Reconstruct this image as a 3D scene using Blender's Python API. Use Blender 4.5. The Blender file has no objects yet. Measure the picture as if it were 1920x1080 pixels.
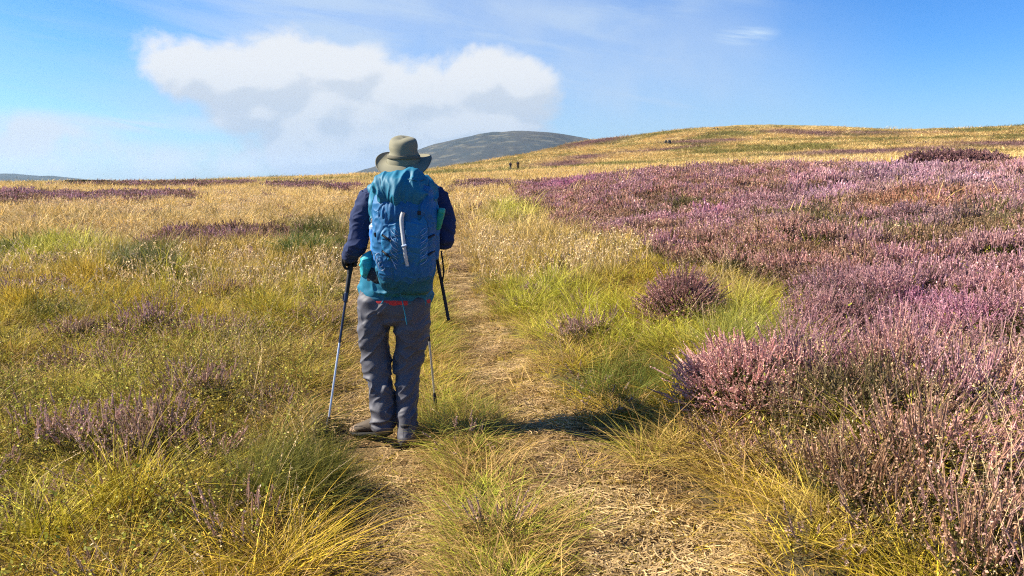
import bpy, math, random
import numpy as np
from mathutils import Vector, Matrix
R = math.radians
C = bpy.context.scene.collection
rng = np.random.default_rng(11)
random.seed(11)

# ------------------------------------------------------------------ camera
EYE = 1.55
PITCH = math.atan(210 / 1397.0)
FPX = 1397.0
cam_d = bpy.data.cameras.new('camera')
cam = bpy.data.objects.new('camera', cam_d); C.objects.link(cam)
cam_d.sensor_width = 36; cam_d.lens = 36 * FPX / 1920
cam_d.clip_start = 0.05; cam_d.clip_end = 60000
cam.location = (0, 0, EYE); cam.rotation_euler = (math.pi / 2 - PITCH, 0, 0)
bpy.context.scene.camera = cam
sc = bpy.context.scene
sc.view_settings.view_transform = 'Standard'; sc.view_settings.look = 'None'
sc.view_settings.gamma = 1; sc.view_settings.exposure = 1.32
sc.cycles.max_bounces = 5; sc.cycles.diffuse_bounces = 2; sc.cycles.glossy_bounces = 1
sc.cycles.transparent_max_bounces = 4; sc.cycles.transmission_bounces = 2; sc.cycles.volume_bounces = 0
sc.cycles.use_denoising = False
sc.cycles.filter_width = 1.15
sc.cycles.sample_clamp_indirect = 4

# ------------------------------------------------------------------ sun and sky
SUN_EL = R(38); SUN_TO = Vector((-1.0, 0.10, 0)).normalized()     # sun stands square to the left
sun_vec = Vector((SUN_TO.x * math.cos(SUN_EL), SUN_TO.y * math.cos(SUN_EL), math.sin(SUN_EL)))
sd = bpy.data.lights.new('sun', 'SUN'); sd.energy = 5.0; sd.angle = R(0.55); sd.color = (1.0, 0.91, 0.76)
so = bpy.data.objects.new('sun', sd); C.objects.link(so)
so.rotation_euler = sun_vec.to_track_quat('Z', 'Y').to_euler()
so.location = (-20, -10, 30)

world = bpy.data.worlds.new('World'); sc.world = world; world.use_nodes = True


class NT:
    """small helper for building node trees"""
    def __init__(s, tree): s.t = tree; s.n = tree.nodes; s.l = tree.links
    def new(s, ty, **kw):
        nd = s.n.new(ty)
        for k, v in kw.items(): setattr(nd, k, v)
        return nd
    def put(s, sock, v):
        if hasattr(v, 'is_output') or isinstance(v, bpy.types.NodeSocket): s.l.new(v, sock)
        elif v is not None:
            if sock.type == 'RGBA' and len(v) == 3: v = (*v, 1)
            sock.default_value = v
    def math(s, op, a, b=None, c=None, clamp=False):
        nd = s.new('ShaderNodeMath', operation=op, use_clamp=clamp)
        for i, v in enumerate((a, b, c)):
            if v is not None: s.put(nd.inputs[i], v)
        return nd.outputs[0]
    def vmath(s, op, a, b=None, sc_=None):
        nd = s.new('ShaderNodeVectorMath', operation=op)
        s.put(nd.inputs[0], a)
        if b is not None: s.put(nd.inputs[1], b)
        if sc_ is not None: s.put(nd.inputs[3], sc_)
        return nd.outputs['Value'] if op in ('LENGTH', 'DOT_PRODUCT', 'DISTANCE') else nd.outputs[0]
    def mix(s, f, a, b, mode='MIX'):
        nd = s.new('ShaderNodeMix', data_type='RGBA', blend_type=mode, clamp_factor=True)
        s.put(nd.inputs[0], f); s.put(nd.inputs[6], a); s.put(nd.inputs[7], b)
        return nd.outputs[2]
    def smooth(s, v, a, b, o0=0.0, o1=1.0):
        nd = s.new('ShaderNodeMapRange', interpolation_type='SMOOTHSTEP')
        s.put(nd.inputs[0], v)
        for i, x in enumerate((a, b, o0, o1)): s.put(nd.inputs[i + 1], x)
        return nd.outputs[0]
    def noise(s, vec, scale, detail=4, rough=0.5, dist=0.0, dim='3D'):
        nd = s.new('ShaderNodeTexNoise', noise_dimensions=dim)
        if vec is not None: s.put(nd.inputs['Vector'], vec)
        nd.inputs['Scale'].default_value = scale; nd.inputs['Detail'].default_value = detail
        nd.inputs['Roughness'].default_value = rough; nd.inputs['Distortion'].default_value = dist
        return nd.outputs[0]
    def comb(s, x, y, z=0.0):
        nd = s.new('ShaderNodeCombineXYZ')
        for i, v in enumerate((x, y, z)): s.put(nd.inputs[i], v)
        return nd.outputs[0]
    def sep(s, v):
        nd = s.new('ShaderNodeSeparateXYZ'); s.put(nd.inputs[0], v); return nd.outputs


def ray(u, v):
    cp, sp = math.cos(PITCH), math.sin(PITCH)
    return np.array([(u - 960.0), FPX * cp + (540.0 - v) * sp, -FPX * sp + (540.0 - v) * cp])
def sky_at(u, v):                     # direction of a spot of sky: azimuth and elevation in radians
    d = ray(u, v); return math.atan2(d[0], d[1]), math.atan2(d[2], math.hypot(d[0], d[1]))

def build_sky():
    w = NT(world.node_tree); w.n.clear()
    out = w.new('ShaderNodeOutputWorld'); bg = w.new('ShaderNodeBackground'); w.l.new(bg.outputs[0], out.inputs[0])
    sky = w.new('ShaderNodeTexSky', sky_type='NISHITA', sun_disc=False)
    sky.sun_elevation = SUN_EL; sky.sun_rotation = math.atan2(SUN_TO.x, SUN_TO.y)
    sky.altitude = 400; sky.air_density = 1.0; sky.dust_density = 0.6; sky.ozone_density = 2.2
    hs = w.new('ShaderNodeHueSaturation'); hs.inputs['Saturation'].default_value = 1.30; hs.inputs['Value'].default_value = 1.0
    w.l.new(sky.outputs[0], hs.inputs['Color'])
    base = w.mix(1.0, hs.outputs[0], (0.62, 0.97, 1.40), 'MULTIPLY')
    tc = w.new('ShaderNodeTexCoord').outputs['Generated']
    nv = w.vmath('NORMALIZE', tc)
    X, Y, Z = w.sep(nv)
    az = w.math('ARCTAN2', X, Y); el = w.math('ARCSINE', Z)
    P = w.comb(az, el, 0.0)
    # cumulus: a handful of billows with ragged fractal edges
    blobs = [(345, 125, 85, 62), (430, 150, 80, 70), (520, 160, 110, 95), (600, 195, 170, 105), (760, 175, 160, 75), (905, 150, 120, 62),
             (975, 165, 90, 62), (560, 245, 120, 62), (700, 260, 230, 70), (850, 240, 130, 45), (640, 130, 120, 60), (600, 285, 130, 55), (740, 290, 210, 50), (900, 235, 150, 60), (480, 205, 90, 60), (660, 215, 200, 80)]
    def field(off):
        Pq = w.vmath('ADD', P, off) if off else P
        n1 = w.noise(w.vmath('MULTIPLY', Pq, (1.0, 1.35, 1.0)), 9.0, 7, 0.56, 0.25)
        acc = None
        for (u, v, ru, rv) in blobs:
            a, e = sky_at(u, v)
            d = w.vmath('MULTIPLY', w.vmath('SUBTRACT', Pq, (a, e, 0)), (FPX / ru, FPX / rv, 0))
            q = w.math('SUBTRACT', 1.0, w.vmath('LENGTH', d))
            acc = q if acc is None else w.math('SMOOTH_MAX', acc, q, 0.25)
        return w.math('ADD', acc, w.math('MULTIPLY', w.math('SUBTRACT', n1, 0.5), 1.9))
    f0 = field(None)
    f1 = field((-0.012, 0.022, 0.0))
    dens = w.smooth(f0, -0.06, 0.36)
    lit = w.smooth(w.math('SUBTRACT', f0, f1), -0.22, 0.20)
    _, e_top = sky_at(600, 90); _, e_bot = sky_at(600, 300)
    high = w.smooth(el, e_bot, e_top)
    lum = w.math('ADD', w.math('MULTIPLY', lit, 0.55), w.math('MULTIPLY', high, 0.50))
    ccol = w.mix(lum, (4.1, 4.8, 5.8), (6.4, 6.7, 7.1))
    # thin high veil and streaks, drawn out along the wind
    rotv = w.new('ShaderNodeVectorRotate', rotation_type='Z_AXIS'); w.l.new(P, rotv.inputs['Vector']); rotv.inputs['Angle'].default_value = R(9)
    st = w.noise(w.vmath('MULTIPLY', rotv.outputs[0], (1.0, 7.0, 1.0)), 3.2, 6, 0.58, 0.6)
    st2 = w.noise(w.vmath('MULTIPLY', rotv.outputs[0], (1.0, 10.0, 1.0)), 6.5, 5, 0.6, 0.3)
    veil_az = w.smooth(az, sky_at(1560, 100)[0], sky_at(1150, 100)[0])
    big = w.noise(P, 2.6, 3, 0.5)
    veil = w.math('MULTIPLY', w.smooth(w.math('ADD', st, w.math('MULTIPLY', w.math('SUBTRACT', big, 0.5), 0.7)), 0.40, 0.70), veil_az)
    veil = w.math('MULTIPLY', w.math('MULTIPLY', veil, w.smooth(az, sky_at(100, 100)[0], sky_at(620, 100)[0], 0.3, 1.0)), 0.75)
    # broad grey sheet over the upper middle
    def spot(u, v, ru, rv, soft=1.0):
        a, e = sky_at(u, v)
        d = w.vmath('MULTIPLY', w.vmath('SUBTRACT', P, (a, e, 0)), (FPX / ru, FPX / rv, 0))
        return w.smooth(w.vmath('LENGTH', d), 1.0, 1.0 - soft)
    sheet = w.math('MULTIPLY', w.math('MAXIMUM', spot(880, 30, 620, 220), spot(1180, 150, 520, 260)), w.smooth(w.noise(P, 4.0, 6, 0.55), 0.05, 0.65))
    wisp = w.math('MULTIPLY', spot(1395, 66, 70, 20), w.smooth(st2, 0.38, 0.6))
    low = w.math('MULTIPLY', w.math('MAXIMUM', w.math('MAXIMUM', spot(50, 275, 170, 66, 0.5), spot(430, 300, 190, 42, 0.8)), spot(200, 300, 330, 46, 0.9)),
                 w.smooth(w.noise(P, 11, 7, 0.58), 0.36, 0.60))
    streak = w.math('MULTIPLY', spot(220, 232, 330, 26), w.smooth(st2, 0.3, 0.6))
    c = w.mix(w.math('MULTIPLY', veil, 1.0), base, (4.1, 5.4, 7.1))
    c = w.mix(w.math('MULTIPLY', sheet, 0.80), c, (4.5, 5.5, 6.9))
    c = w.mix(w.math('MULTIPLY', wisp, 0.9), c, (5.6, 6.8, 7.8))
    c = w.mix(w.math('MULTIPLY', streak, 0.95), c, (5.0, 6.3, 7.4))
    c = w.mix(w.math('MULTIPLY', low, 1.0), c, (6.0, 6.5, 7.1))
    c = w.mix(dens, c, ccol)
    hz = w.smooth(el, 0.16, 0.0)
    c = w.mix(w.math('MULTIPLY', hz, 0.42), c, (3.6, 5.1, 6.9))
    w.l.new(c, bg.inputs['Color'])
    bg.inputs['Strength'].default_value = 0.052
build_sky()

# ------------------------------------------------------------------ noise
def _h(ix, iy, s):
    n = (ix.astype(np.int64) * 374761393 + iy.astype(np.int64) * 668265263 + s * 2147483647) & 0xffffffff
    n = ((n ^ (n >> 13)) * 1274126177) & 0xffffffff
    return ((n ^ (n >> 16)) & 0xffff) / 65535.0
def vn(x, y, s=0):
    ix = np.floor(x); iy = np.floor(y); fx = x - ix; fy = y - iy
    fx = fx * fx * (3 - 2 * fx); fy = fy * fy * (3 - 2 * fy)
    a = _h(ix, iy, s); b = _h(ix + 1, iy, s); c = _h(ix, iy + 1, s); d = _h(ix + 1, iy + 1, s)
    return (a * (1 - fx) + b * fx) * (1 - fy) + (c * (1 - fx) + d * fx) * fy
def fbm(x, y, s=0, o=4, g=0.5):
    t = 0; a = 1; tot = 0
    for k in range(o):
        t = t + a * vn(x * 2 ** k + 17.3 * k, y * 2 ** k - 9.1 * k, s + k); tot += a; a *= g
    return t / tot                         # 0..1
def vn3(p, s=0):
    i = np.floor(p); f = p - i; f = f * f * (3 - 2 * f)
    def hh(dx, dy, dz): return _h(i[:, 0] + dx + (i[:, 2] + dz) * 57, i[:, 1] + dy + (i[:, 2] + dz) * 131, s)
    r = 0
    for dx in (0, 1):
        for dy in (0, 1):
            for dz in (0, 1):
                r = r + hh(dx, dy, dz) * (f[:, 0] if dx else 1 - f[:, 0]) * (f[:, 1] if dy else 1 - f[:, 1]) * (f[:, 2] if dz else 1 - f[:, 2])
    return r
def fbm3(p, s=0, o=3, g=0.5):
    t = 0; a = 1; tot = 0
    for k in range(o):
        t = t + a * vn3(p * 2 ** k + 11.7 * k, s + k); tot += a; a *= g
    return t / tot
def sm(x, a, b):
    t = np.clip((x - a) / (b - a), 0, 1); return t * t * (3 - 2 * t)

# ------------------------------------------------------------------ lie of the land
RINGS = [15, 30, 45, 60, 100, 200, 350, 600, 900]
F_ = None                                  # flat, level with the photographer's feet
LAND = {
 -400: [F_, F_, F_, F_, 352, 350, 353, 357, 359],
 0:    [F_, F_, F_, F_, 351, 349, 352, 356, 358],
 200:  [F_, F_, F_, F_, 349, 345.5, 347, 351, 354],
 400:  [F_, F_, F_, F_, 348, 341, 342, 347, 351],
 600:  [F_, F_, F_, 364, 346, 336, 338, 343, 347],
 700:  [F_, F_, F_, 362, 342, 330, 331, 338, 344],
 790:  [F_, F_, 377, 360, 338, 325, 321, 328, 336],
 900:  [F_, 397, 371, 353, 332, 319, 311, 308, 318],
 1000: [F_, 392, 363, 346, 328, 314, 300, 287, 292],
 1110: [466, 380, 346, 329, 322, 306, 285, 264, 268],
 1250: [455, 362, 326, 323, 318, 300, 272, 244, 250],
 1400: [444, 350, 314, 313, 307, 288, 262, 235, 242],
 1560: [439, 346, 311, 309, 303, 286, 262, 236.5, 244],
 1680: [436, 344, 310, 308, 301, 284, 264, 245, 250],
 1800: [434, 342, 309, 306, 299, 280, 262, 241.5, 246],
 1920: [432, 341, 310, 308, 301, 282, 262, 235.5, 240],
 2400: [430, 341, 310, 308, 301, 282, 262, 230, 236]}
_us = sorted(LAND); _azc = [sky_at(u, 330)[0] for u in _us]
_lr = np.log(RINGS)
_cols = []
for u in _us:
    row = []
    for d, v in zip(RINGS, LAND[u]):
        row.append(-EYE / d if v is None else math.tan(sky_at(u, v)[1]))
    _cols.append(row)
_cols = np.array(_cols)
GA = np.linspace(-1.0, 1.0, 401); GL = np.linspace(math.log(15), math.log(900), 300)
_t1 = np.array([[np.interp(a, _azc, _cols[:, k]) for k in range(len(RINGS))] for a in GA])
_T = np.array([np.interp(GL, _lr, r) for r in _t1])
def _blur(M, axis, k):
    ker = np.hanning(k + 2)[1:-1]; ker /= ker.sum()
    pad = [(0, 0), (0, 0)]; pad[axis] = (k // 2, k // 2)
    Mp = np.pad(M, pad, mode='edge')
    return np.apply_along_axis(lambda r: np.convolve(r, ker, 'valid'), axis, Mp)
_T = _blur(_blur(_T, 0, 21), 1, 25)
def bil(M, a, l):
    fa = np.clip((a - GA[0]) / (GA[1] - GA[0]), 0, len(GA) - 1.001); fl = np.clip((l - GL[0]) / (GL[1] - GL[0]), 0, len(GL) - 1.001)
    ia = fa.astype(int); il = fl.astype(int); fa = fa - ia; fl = fl - il
    return (M[ia, il] * (1 - fa) + M[ia + 1, il] * fa) * (1 - fl) + (M[ia, il + 1] * (1 - fa) + M[ia + 1, il + 1] * fa) * fl
def base_h(x, y):
    x = np.asarray(x, float); y = np.asarray(y, float)
    d = np.hypot(x, y) + 1e-6; a = np.arctan2(x, y)
    l = np.log(np.clip(d, 15, 900))
    z = EYE + np.clip(d, 15, 900) * bil(_T, a, l)
    z = z * sm(d, 4.5, 15)
    z = z + (.12 * sm(x, -.5, .4) + .17 * sm(x, .6, 1.8)) * (1 - sm(d, 9, 15))      # the ground steps up to the right of the walker
    z = np.where(d > 900, z * (1 - sm(d, 900, 3000)) - 60 * sm(d, 900, 3000), z)
    back = sm(np.abs(a), 1.1, 2.2)
    return z * (1 - back)
def G(u, v, zoff=0.0):                     # where the line of sight through a spot of the photo meets the land
    d = ray(u, v); d = d / np.hypot(d[0], d[1])
    t = np.exp(np.linspace(math.log(1.2), math.log(3000), 6000))
    z = EYE + d[2] * t; h = base_h(d[0] * t, d[1] * t) + zoff
    k = np.argmax(z <= h)
    if k == 0 and z[0] > h[0]: k = len(t) - 1
    return np.array([d[0] * t[k], d[1] * t[k]])

# the two ruts of the path: (row, centre, half width) along each, turned into metres along the walk
LEFT = [(1080, 745, 112), (1000, 738, 100), (900, 735, 88), (850, 722, 80), (780, 710, 76), (700, 702, 62), (600, 690, 50), (540, 690, 42), (480, 702, 30), (440, 735, 18), (400, 775, 9), (370, 800, 6), (350, 830, 4)]
RIGHT = [(1080, 1235, 225), (1000, 1185, 185), (900, 1115, 140), (850, 1075, 115), (780, 1005, 95), (720, 950, 82), (660, 905, 62), (600, 872, 48), (540, 858, 34), (480, 850, 24), (440, 846, 14), (400, 838, 8), (370, 832, 6), (350, 850, 4)]
def track(rows):
    ys, xs, ws = [], [], []
    for v, u, w in rows:
        p = G(u, v); q = G(u + w, v); ys.append(p[1]); xs.append(p[0]); ws.append(abs(q[0] - p[0]))
    ys = [0.0] + ys; xs = [xs[0] - (xs[1] - xs[0]) * ys[1] / max(ys[2] - ys[1], .1) * .6] + xs; ws = [ws[0]] + ws
    return np.array(ys), np.array(xs), np.array(ws)
TR = [track(LEFT), track(RIGHT)]
def path_mask(x, y, grow=0.0):
    m = np.zeros_like(x)
    wob = (fbm(x * 2.1, y * 2.1, 5) - 0.5) * 0.34 + (fbm(x * 9, y * 9, 6) - 0.5) * 0.16
    for ys, xs, ws in TR:
        cx = np.interp(y, ys, xs); w = np.interp(y, ys, ws) + grow
        q = (np.abs(x - cx) + wob * np.clip(w / 0.3, 0.2, 1)) / w
        m = np.maximum(m, 1 - sm(q, 0.72, 1.12))
    return m * (y < 120)
def between(x, y):                        # grassy strip that runs between the two ruts
    (y0, x0, w0), (y1, x1, w1) = TR
    a = np.interp(y, y0, x0); b = np.interp(y, y1, x1)
    return ((x > a) & (x < b) & (y < 30)).astype(float)
def inpoly(x, y, P):
    c = np.zeros(x.shape, bool); n = len(P)
    for i in range(n):
        x1, y1 = P[i]; x2, y2 = P[(i + 1) % n]
        k = (y1 > y) != (y2 > y)
        with np.errstate(divide='ignore', invalid='ignore'):
            c ^= k & (x < (x2 - x1) * (y - y1) / (y2 - y1 + 1e-12) + x1)
    return c
HEATH = np.array([G(*p) for p in [(965, 352), (1010, 400), (1075, 450), (1180, 462), (1250, 505), (1400, 520), (1470, 560), (1500, 640), (1440, 705), (1320, 722), (1315, 775), (1335, 845), (1400, 905),
                                  (1500, 960), (1600, 1030), (1700, 1120), (1900, 1250), (2300, 1150), (2400, 800), (2300, 500), (2300, 318), (1920, 316), (1750, 315), (1500, 317), (1250, 330), (1100, 338)]])
LBAND = [(60, 378, 130, 12), (200, 378, 140, 12), (300, 372, 60, 8), (410, 460, 130, 17), (330, 466, 60, 12), (490, 457, 60, 14), (650, 356, 40, 6), (560, 352, 60, 5),
         (310, 350, 160, 4), (900, 352, 60, 6)]
class Blob:
    def __init__(s, u, v, ru, rv):
        c = G(u, v); n = G(u, v + rv); f = G(u, v - rv)
        s.c = (n + f) / 2; s.b = max(np.hypot(*(f - n)) / 2, .05); s.d = c / np.hypot(*c)
        s.a = ru * np.hypot(*c) / FPX
    def __call__(s, x, y):
        dx = x - s.c[0]; dy = y - s.c[1]
        p = (dx * s.d[1] - dy * s.d[0]) / s.a; q = (dx * s.d[0] + dy * s.d[1]) / s.b
        return np.exp(-(p * p + q * q) ** 1.5)
def blobs(L, x, y):
    r = np.zeros_like(x)
    for b in L: r = np.maximum(r, b(x, y))
    return r
B_left = [Blob(*b) for b in LBAND]
B_sprig = [Blob(*b) for b in [(220, 730, 75, 32), (130, 715, 60, 25), (330, 640, 60, 26), (375, 790, 55, 22), (200, 640, 60, 20), (270, 880, 190, 38), (390, 880, 60, 35), (120, 900, 90, 30), (420, 560, 50, 16), (100, 1010, 80, 30), (230, 960, 70, 25), (480, 780, 40, 20), (450, 650, 50, 16), (60, 560, 60, 14), (1090, 660, 50, 18)]]
B_far = [Blob(*b) for b in [(1540, 250, 55, 5), (1660, 252, 60, 4), (1470, 246, 40, 4), (1650, 288, 110, 5), (1850, 276, 90, 6), (1300, 268, 60, 3), (1230, 285, 90, 4), (1090, 300, 60, 4), (1030, 312, 60, 4), (1380, 262, 40, 2), (1250, 244, 80, 2), (1130, 268, 60, 3), (1750, 272, 60, 3)]]
def worley(x, y, s, seed):
    """distance to the nearest and second nearest of scattered clump centres, in clump widths, and that clump's random number"""
    x = x / s; y = y / s; ix = np.floor(x); iy = np.floor(y); b = np.full(x.shape, 9.0); b2 = b.copy(); rd = np.zeros(x.shape)
    for dx in (-1, 0, 1):
        for dy in (-1, 0, 1):
            cx = ix + dx; cy = iy + dy; d = np.hypot(cx + _h(cx, cy, seed) - x, cy + _h(cx, cy, seed + 1) - y)
            k = d < b; b2 = np.where(k, b, np.minimum(b2, d)); rd = np.where(k, _h(cx, cy, seed + 2), rd); b = np.where(k, d, b)
    return b, b2, rd
def heath_mask(x, y):
    s = np.clip(np.hypot(x, y) / 12, .25, 2.5)
    wx = (fbm(x / s * 1.3, y / s * 1.3, 31) - .5) * 1.1 * s; wy = (fbm(x / s * 1.3, y / s * 1.3, 37) - .5) * 1.1 * s
    jx = rng.normal(0, .07, x.shape) * s; jy = rng.normal(0, .07, x.shape) * s
    h = inpoly(x + wx * .5 + jx, y + wy * .5 + jy, HEATH).astype(float)
    h = np.maximum(h, (blobs(B_left, x + wx * .25, y + wy * .25) > rng.uniform(.25, .7, x.shape)).astype(float))
    return h * (1 - path_mask(x, y, .1))
def height(x, y):
    x = np.asarray(x, float); y = np.asarray(y, float)
    d = np.hypot(x, y); z = base_h(x, y); pm = path_mask(x, y, 0.08)
    n1 = fbm(x * 0.8, y * 0.8, 1, 3) - .5; n2 = fbm(x * 2.6, y * 2.6, 2, 3) - .5; n3 = fbm(x * .16, y * .16, 3, 3) - .5
    off = 1 - pm
    bt = between(x, y)
    z = z + off * (n1 * 0.26 + n2 * 0.12) * (1 - .5 * bt) * sm(d, .5, 3) + n3 * .5 * sm(d, 18, 45)
    z = z + off * 0.035 + (pm > 0) * pm * ((fbm(x * 5, y * 5, 8, 3) - .5) * .05)
    n4 = fbm(x * .02, y * .02, 4, 4) - .5
    z = z + n4 * 5.0 * sm(d, 130, 350)
    return z

def mesh_from(name, V, F, attrs=None, smooth=False, sizes=None):
    """V (n,3); F (m,k) array, or flat index list with sizes"""
    me = bpy.data.meshes.new(name); V = np.asarray(V, np.float32)
    me.vertices.add(len(V)); me.vertices.foreach_set('co', V.ravel())
    if sizes is None:
        F = np.asarray(F, np.int32); sizes = np.full(len(F), F.shape[1], np.int32); F = F.ravel()
    F = np.asarray(F, np.int32); sizes = np.asarray(sizes, np.int32)
    me.loops.add(len(F)); me.loops.foreach_set('vertex_index', F)
    me.polygons.add(len(sizes)); st = np.concatenate([[0], np.cumsum(sizes)[:-1]]).astype(np.int32)
    me.polygons.foreach_set('loop_start', st)
    me.update(calc_edges=True)
    me.polygons.foreach_set('use_smooth', np.full(len(sizes), smooth))
    for k, a in (attrs or {}).items():
        a = np.asarray(a, np.float32)
        if a.ndim == 1:
            at = me.attributes.new(k, 'FLOAT', 'POINT'); at.data.foreach_set('value', a)
        else:
            at = me.attributes.new(k, 'FLOAT_VECTOR', 'POINT'); at.data.foreach_set('vector', a.ravel())
    me.validate(); me.update()
    return me
def link(name, me, mats=(), parent=None):
    o = bpy.data.objects.new(name, me); C.objects.link(o)
    for m in mats: me.materials.append(m)
    if parent is not None: o.parent = parent
    return o
def tag(o, label=None, cat=None, group=None, kind=None):
    if label: o['label'] = label
    if cat: o['category'] = cat
    if group: o['group'] = group
    if kind: o['kind'] = kind
    return o

# ------------------------------------------------------------------ materials
def material(name):
    m = bpy.data.materials.new(name); m.use_nodes = True
    t = NT(m.node_tree); b = t.n['Principled BSDF']
    return m, t, b
def attr(t, name, kind='GEOMETRY', out='Vector'):
    nd = t.new('ShaderNodeAttribute', attribute_type=kind, attribute_name=name); return nd.outputs[out]

def ground_mat():
    m, t, b = material('moor_ground')
    tc = t.new('ShaderNodeNewGeometry').outputs['Position']
    pm = attr(t, 'path', out='Fac'); far = attr(t, 'far', out='Fac'); hea = attr(t, 'heath', out='Fac')
    n_f = t.noise(tc, 60, 5, .65); n_m = t.noise(tc, 9, 5, .6); n_l = t.noise(tc, 1.3, 4, .5)
    soil = t.mix(t.smooth(n_m, .3, .7), (.045, .032, .016), (.11, .085, .04))
    tan = t.mix(t.smooth(n_f, .3, .7), (.12, .07, .03), (.34, .23, .10))
    tan = t.mix(t.smooth(t.math('ADD', t.math('MULTIPLY', n_m, .6), t.math('MULTIPLY', n_l, .5)), .55, .75), tan, (.13, .075, .035))
    near = t.mix(pm, soil, tan)
    # far slopes: bands of straw, olive and heather
    cs = t.vmath('MULTIPLY', tc, (.45, 1.5, 1.0))
    q = t.noise(cs, .020, 7, .62); q2 = t.noise(tc, .11, 6, .6); q3 = t.noise(t.vmath('ADD', cs, (300, 70, 5)), .024, 6, .6); q4 = t.noise(tc, .9, 5, .7)
    g = t.mix(t.smooth(t.math('ADD', t.math('MULTIPLY', q, .45), t.math('MULTIPLY', q2, .55)), .43, .54), (.17, .15, .04), (.60, .41, .15))
    g = t.mix(t.smooth(q4, .35, .7), g, t.mix(.5, g, (.42, .31, .13)))
    g = t.mix(t.smooth(q4, .62, .40), g, t.mix(.55, g, (.10, .09, .035)))
    hz = t.smooth(t.math('ADD', t.math('MULTIPLY', q3, .62), t.math('MULTIPLY', q2, .38)), .53, .60)
    g = t.mix(t.math('MULTIPLY', hz, .85), g, t.mix(q4, (.10, .05, .055), (.26, .15, .15)))
    g = t.mix(t.math('MULTIPLY', hea, .9), g, t.mix(t.smooth(q4, .3, .7), (.10, .05, .05), (.30, .17, .18)))
    col = t.mix(far, near, g)
    t.l.new(col, b.inputs['Base Color']); b.inputs['Roughness'].default_value = .95
    b.inputs['Specular IOR Level'].default_value = .1
    bp = t.new('ShaderNodeBump'); bp.inputs['Strength'].default_value = .8
    bp.inputs['Distance'].default_value = .03
    t.l.new(t.math('ADD', n_f, n_m), bp.inputs['Height'])
    bp2 = t.new('ShaderNodeBump'); bp2.inputs['Strength'].default_value = .5; t.put(bp2.inputs['Distance'], t.math('MULTIPLY', far, 1.6))
    t.l.new(t.math('ADD', q4, q2), bp2.inputs['Height']); t.l.new(bp.outputs[0], bp2.inputs['Normal'])
    t.l.new(bp2.outputs[0], b.inputs['Normal'])
    return m

def build_ground():
    na_f = 700; a_f = np.linspace(-.80, .80, na_f); a_b = np.linspace(.80, 2 * math.pi - .80, 120)[1:-1]
    az = np.concatenate([a_f, a_b]); na = len(az)
    r = [0.05]
    while r[-1] < 8000: r.append(r[-1] * (1.012 if 2.2 < r[-1] < 30 else 1.02 if 2.2 <= r[-1] < 900 else 1.06) + .004)
    r = np.array(r); nr = len(r)
    A, Rr = np.meshgrid(az, r)
    x = (Rr * np.sin(A)).ravel(); y = (Rr * np.cos(A)).ravel()
    z = height(x, y); d = Rr.ravel()
    V = np.stack([x, y, z], 1)
    i = np.arange(nr - 1)[:, None] * na; j = np.arange(na)[None, :]; jn = (j + 1) % na
    F = np.stack([i + j, i + jn, i + na + jn, i + na + j], -1).reshape(-1, 4)[:, ::-1]
    sel = (d < 300) & (y > 0)
    hm = np.zeros(len(x)); hm[sel] = heath_mask(x[sel], y[sel])
    me = mesh_from('ground', V, F, {'path': path_mask(x, y), 'far': sm(d, 35, 110), 'heath': np.maximum(hm * sm(d, 25, 60), blobs(B_far, x + (fbm(x * .02, y * .02, 77) - .5) * 40, y + (fbm(x * .03, y * .03, 78) - .5) * 60) * (d > 120))}, True)
    tag(link('ground', me, [ground_mat()]), kind='structure')
build_ground()

def distant_hill(name, pts, dist, depth, cols, seed):
    """a rounded hill far off: ridge line heights from the photo, falling away in front and behind"""
    us = np.array([p[0] for p in pts], float); vs = np.array([p[1] for p in pts], float)
    U = np.linspace(us[0], us[-1], 220); Vv = np.interp(U, us, vs)
    ker = np.hanning(21); ker /= ker.sum(); Vv = np.convolve(np.pad(Vv, 10, mode='edge'), ker, 'valid')
    rows = np.linspace(-1, 1, 70); P = []
    for s in rows:
        for u, v in zip(U, Vv):
            a, e = sky_at(u, v); D = dist + s * depth
            top = EYE + dist * math.tan(e)
            P.append((D * math.sin(a), D * math.cos(a), -60 + (top + 60) * math.cos(s * math.pi / 2) ** .8))
    P = np.array(P); n = len(U)
    P[:, 2] += (fbm(P[:, 0] / dist * 30, P[:, 1] / dist * 30, seed, 5) - .5) * dist * .006 * np.repeat(np.abs(rows) > .08, n)
    i = np.arange(len(rows) - 1)[:, None] * n; j = np.arange(n - 1)[None, :]
    F = np.stack([i + j, i + j + 1, i + n + j + 1, i + n + j], -1).reshape(-1, 4)
    m, t, b = material(name)
    tc = t.new('ShaderNodeNewGeometry').outputs['Position']; k = 1.0 / dist
    f = t.noise(t.vmath('MULTIPLY', tc, (1, 1, 3)), 14 * k, 7, .6); f2 = t.noise(t.vmath('MULTIPLY', tc, (1, 1, 2)), 60 * k, 6, .65)
    c = t.mix(t.smooth(f, .40, .60), cols[0], cols[1]); c = t.mix(t.smooth(f2, .5, .68), c, cols[2])
    t.l.new(c, b.inputs['Base Color']); b.inputs['Roughness'].default_value = 1; b.inputs['Specular IOR Level'].default_value = 0
    tag(link(name, mesh_from(name, P, F, None, True), [m]), kind='structure')
distant_hill('grey_hill', [(560, 352), (640, 334), (690, 318), (740, 301), (800, 276), (850, 263), (900, 253), (970, 246), (1040, 250), (1110, 262), (1200, 283), (1320, 310), (1420, 335)], 2600, 900,
             [(.045, .060, .070), (.065, .072, .075), (.12, .12, .10)], 71)  # bluish tint puts part of the distance haze into the base colours
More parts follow.
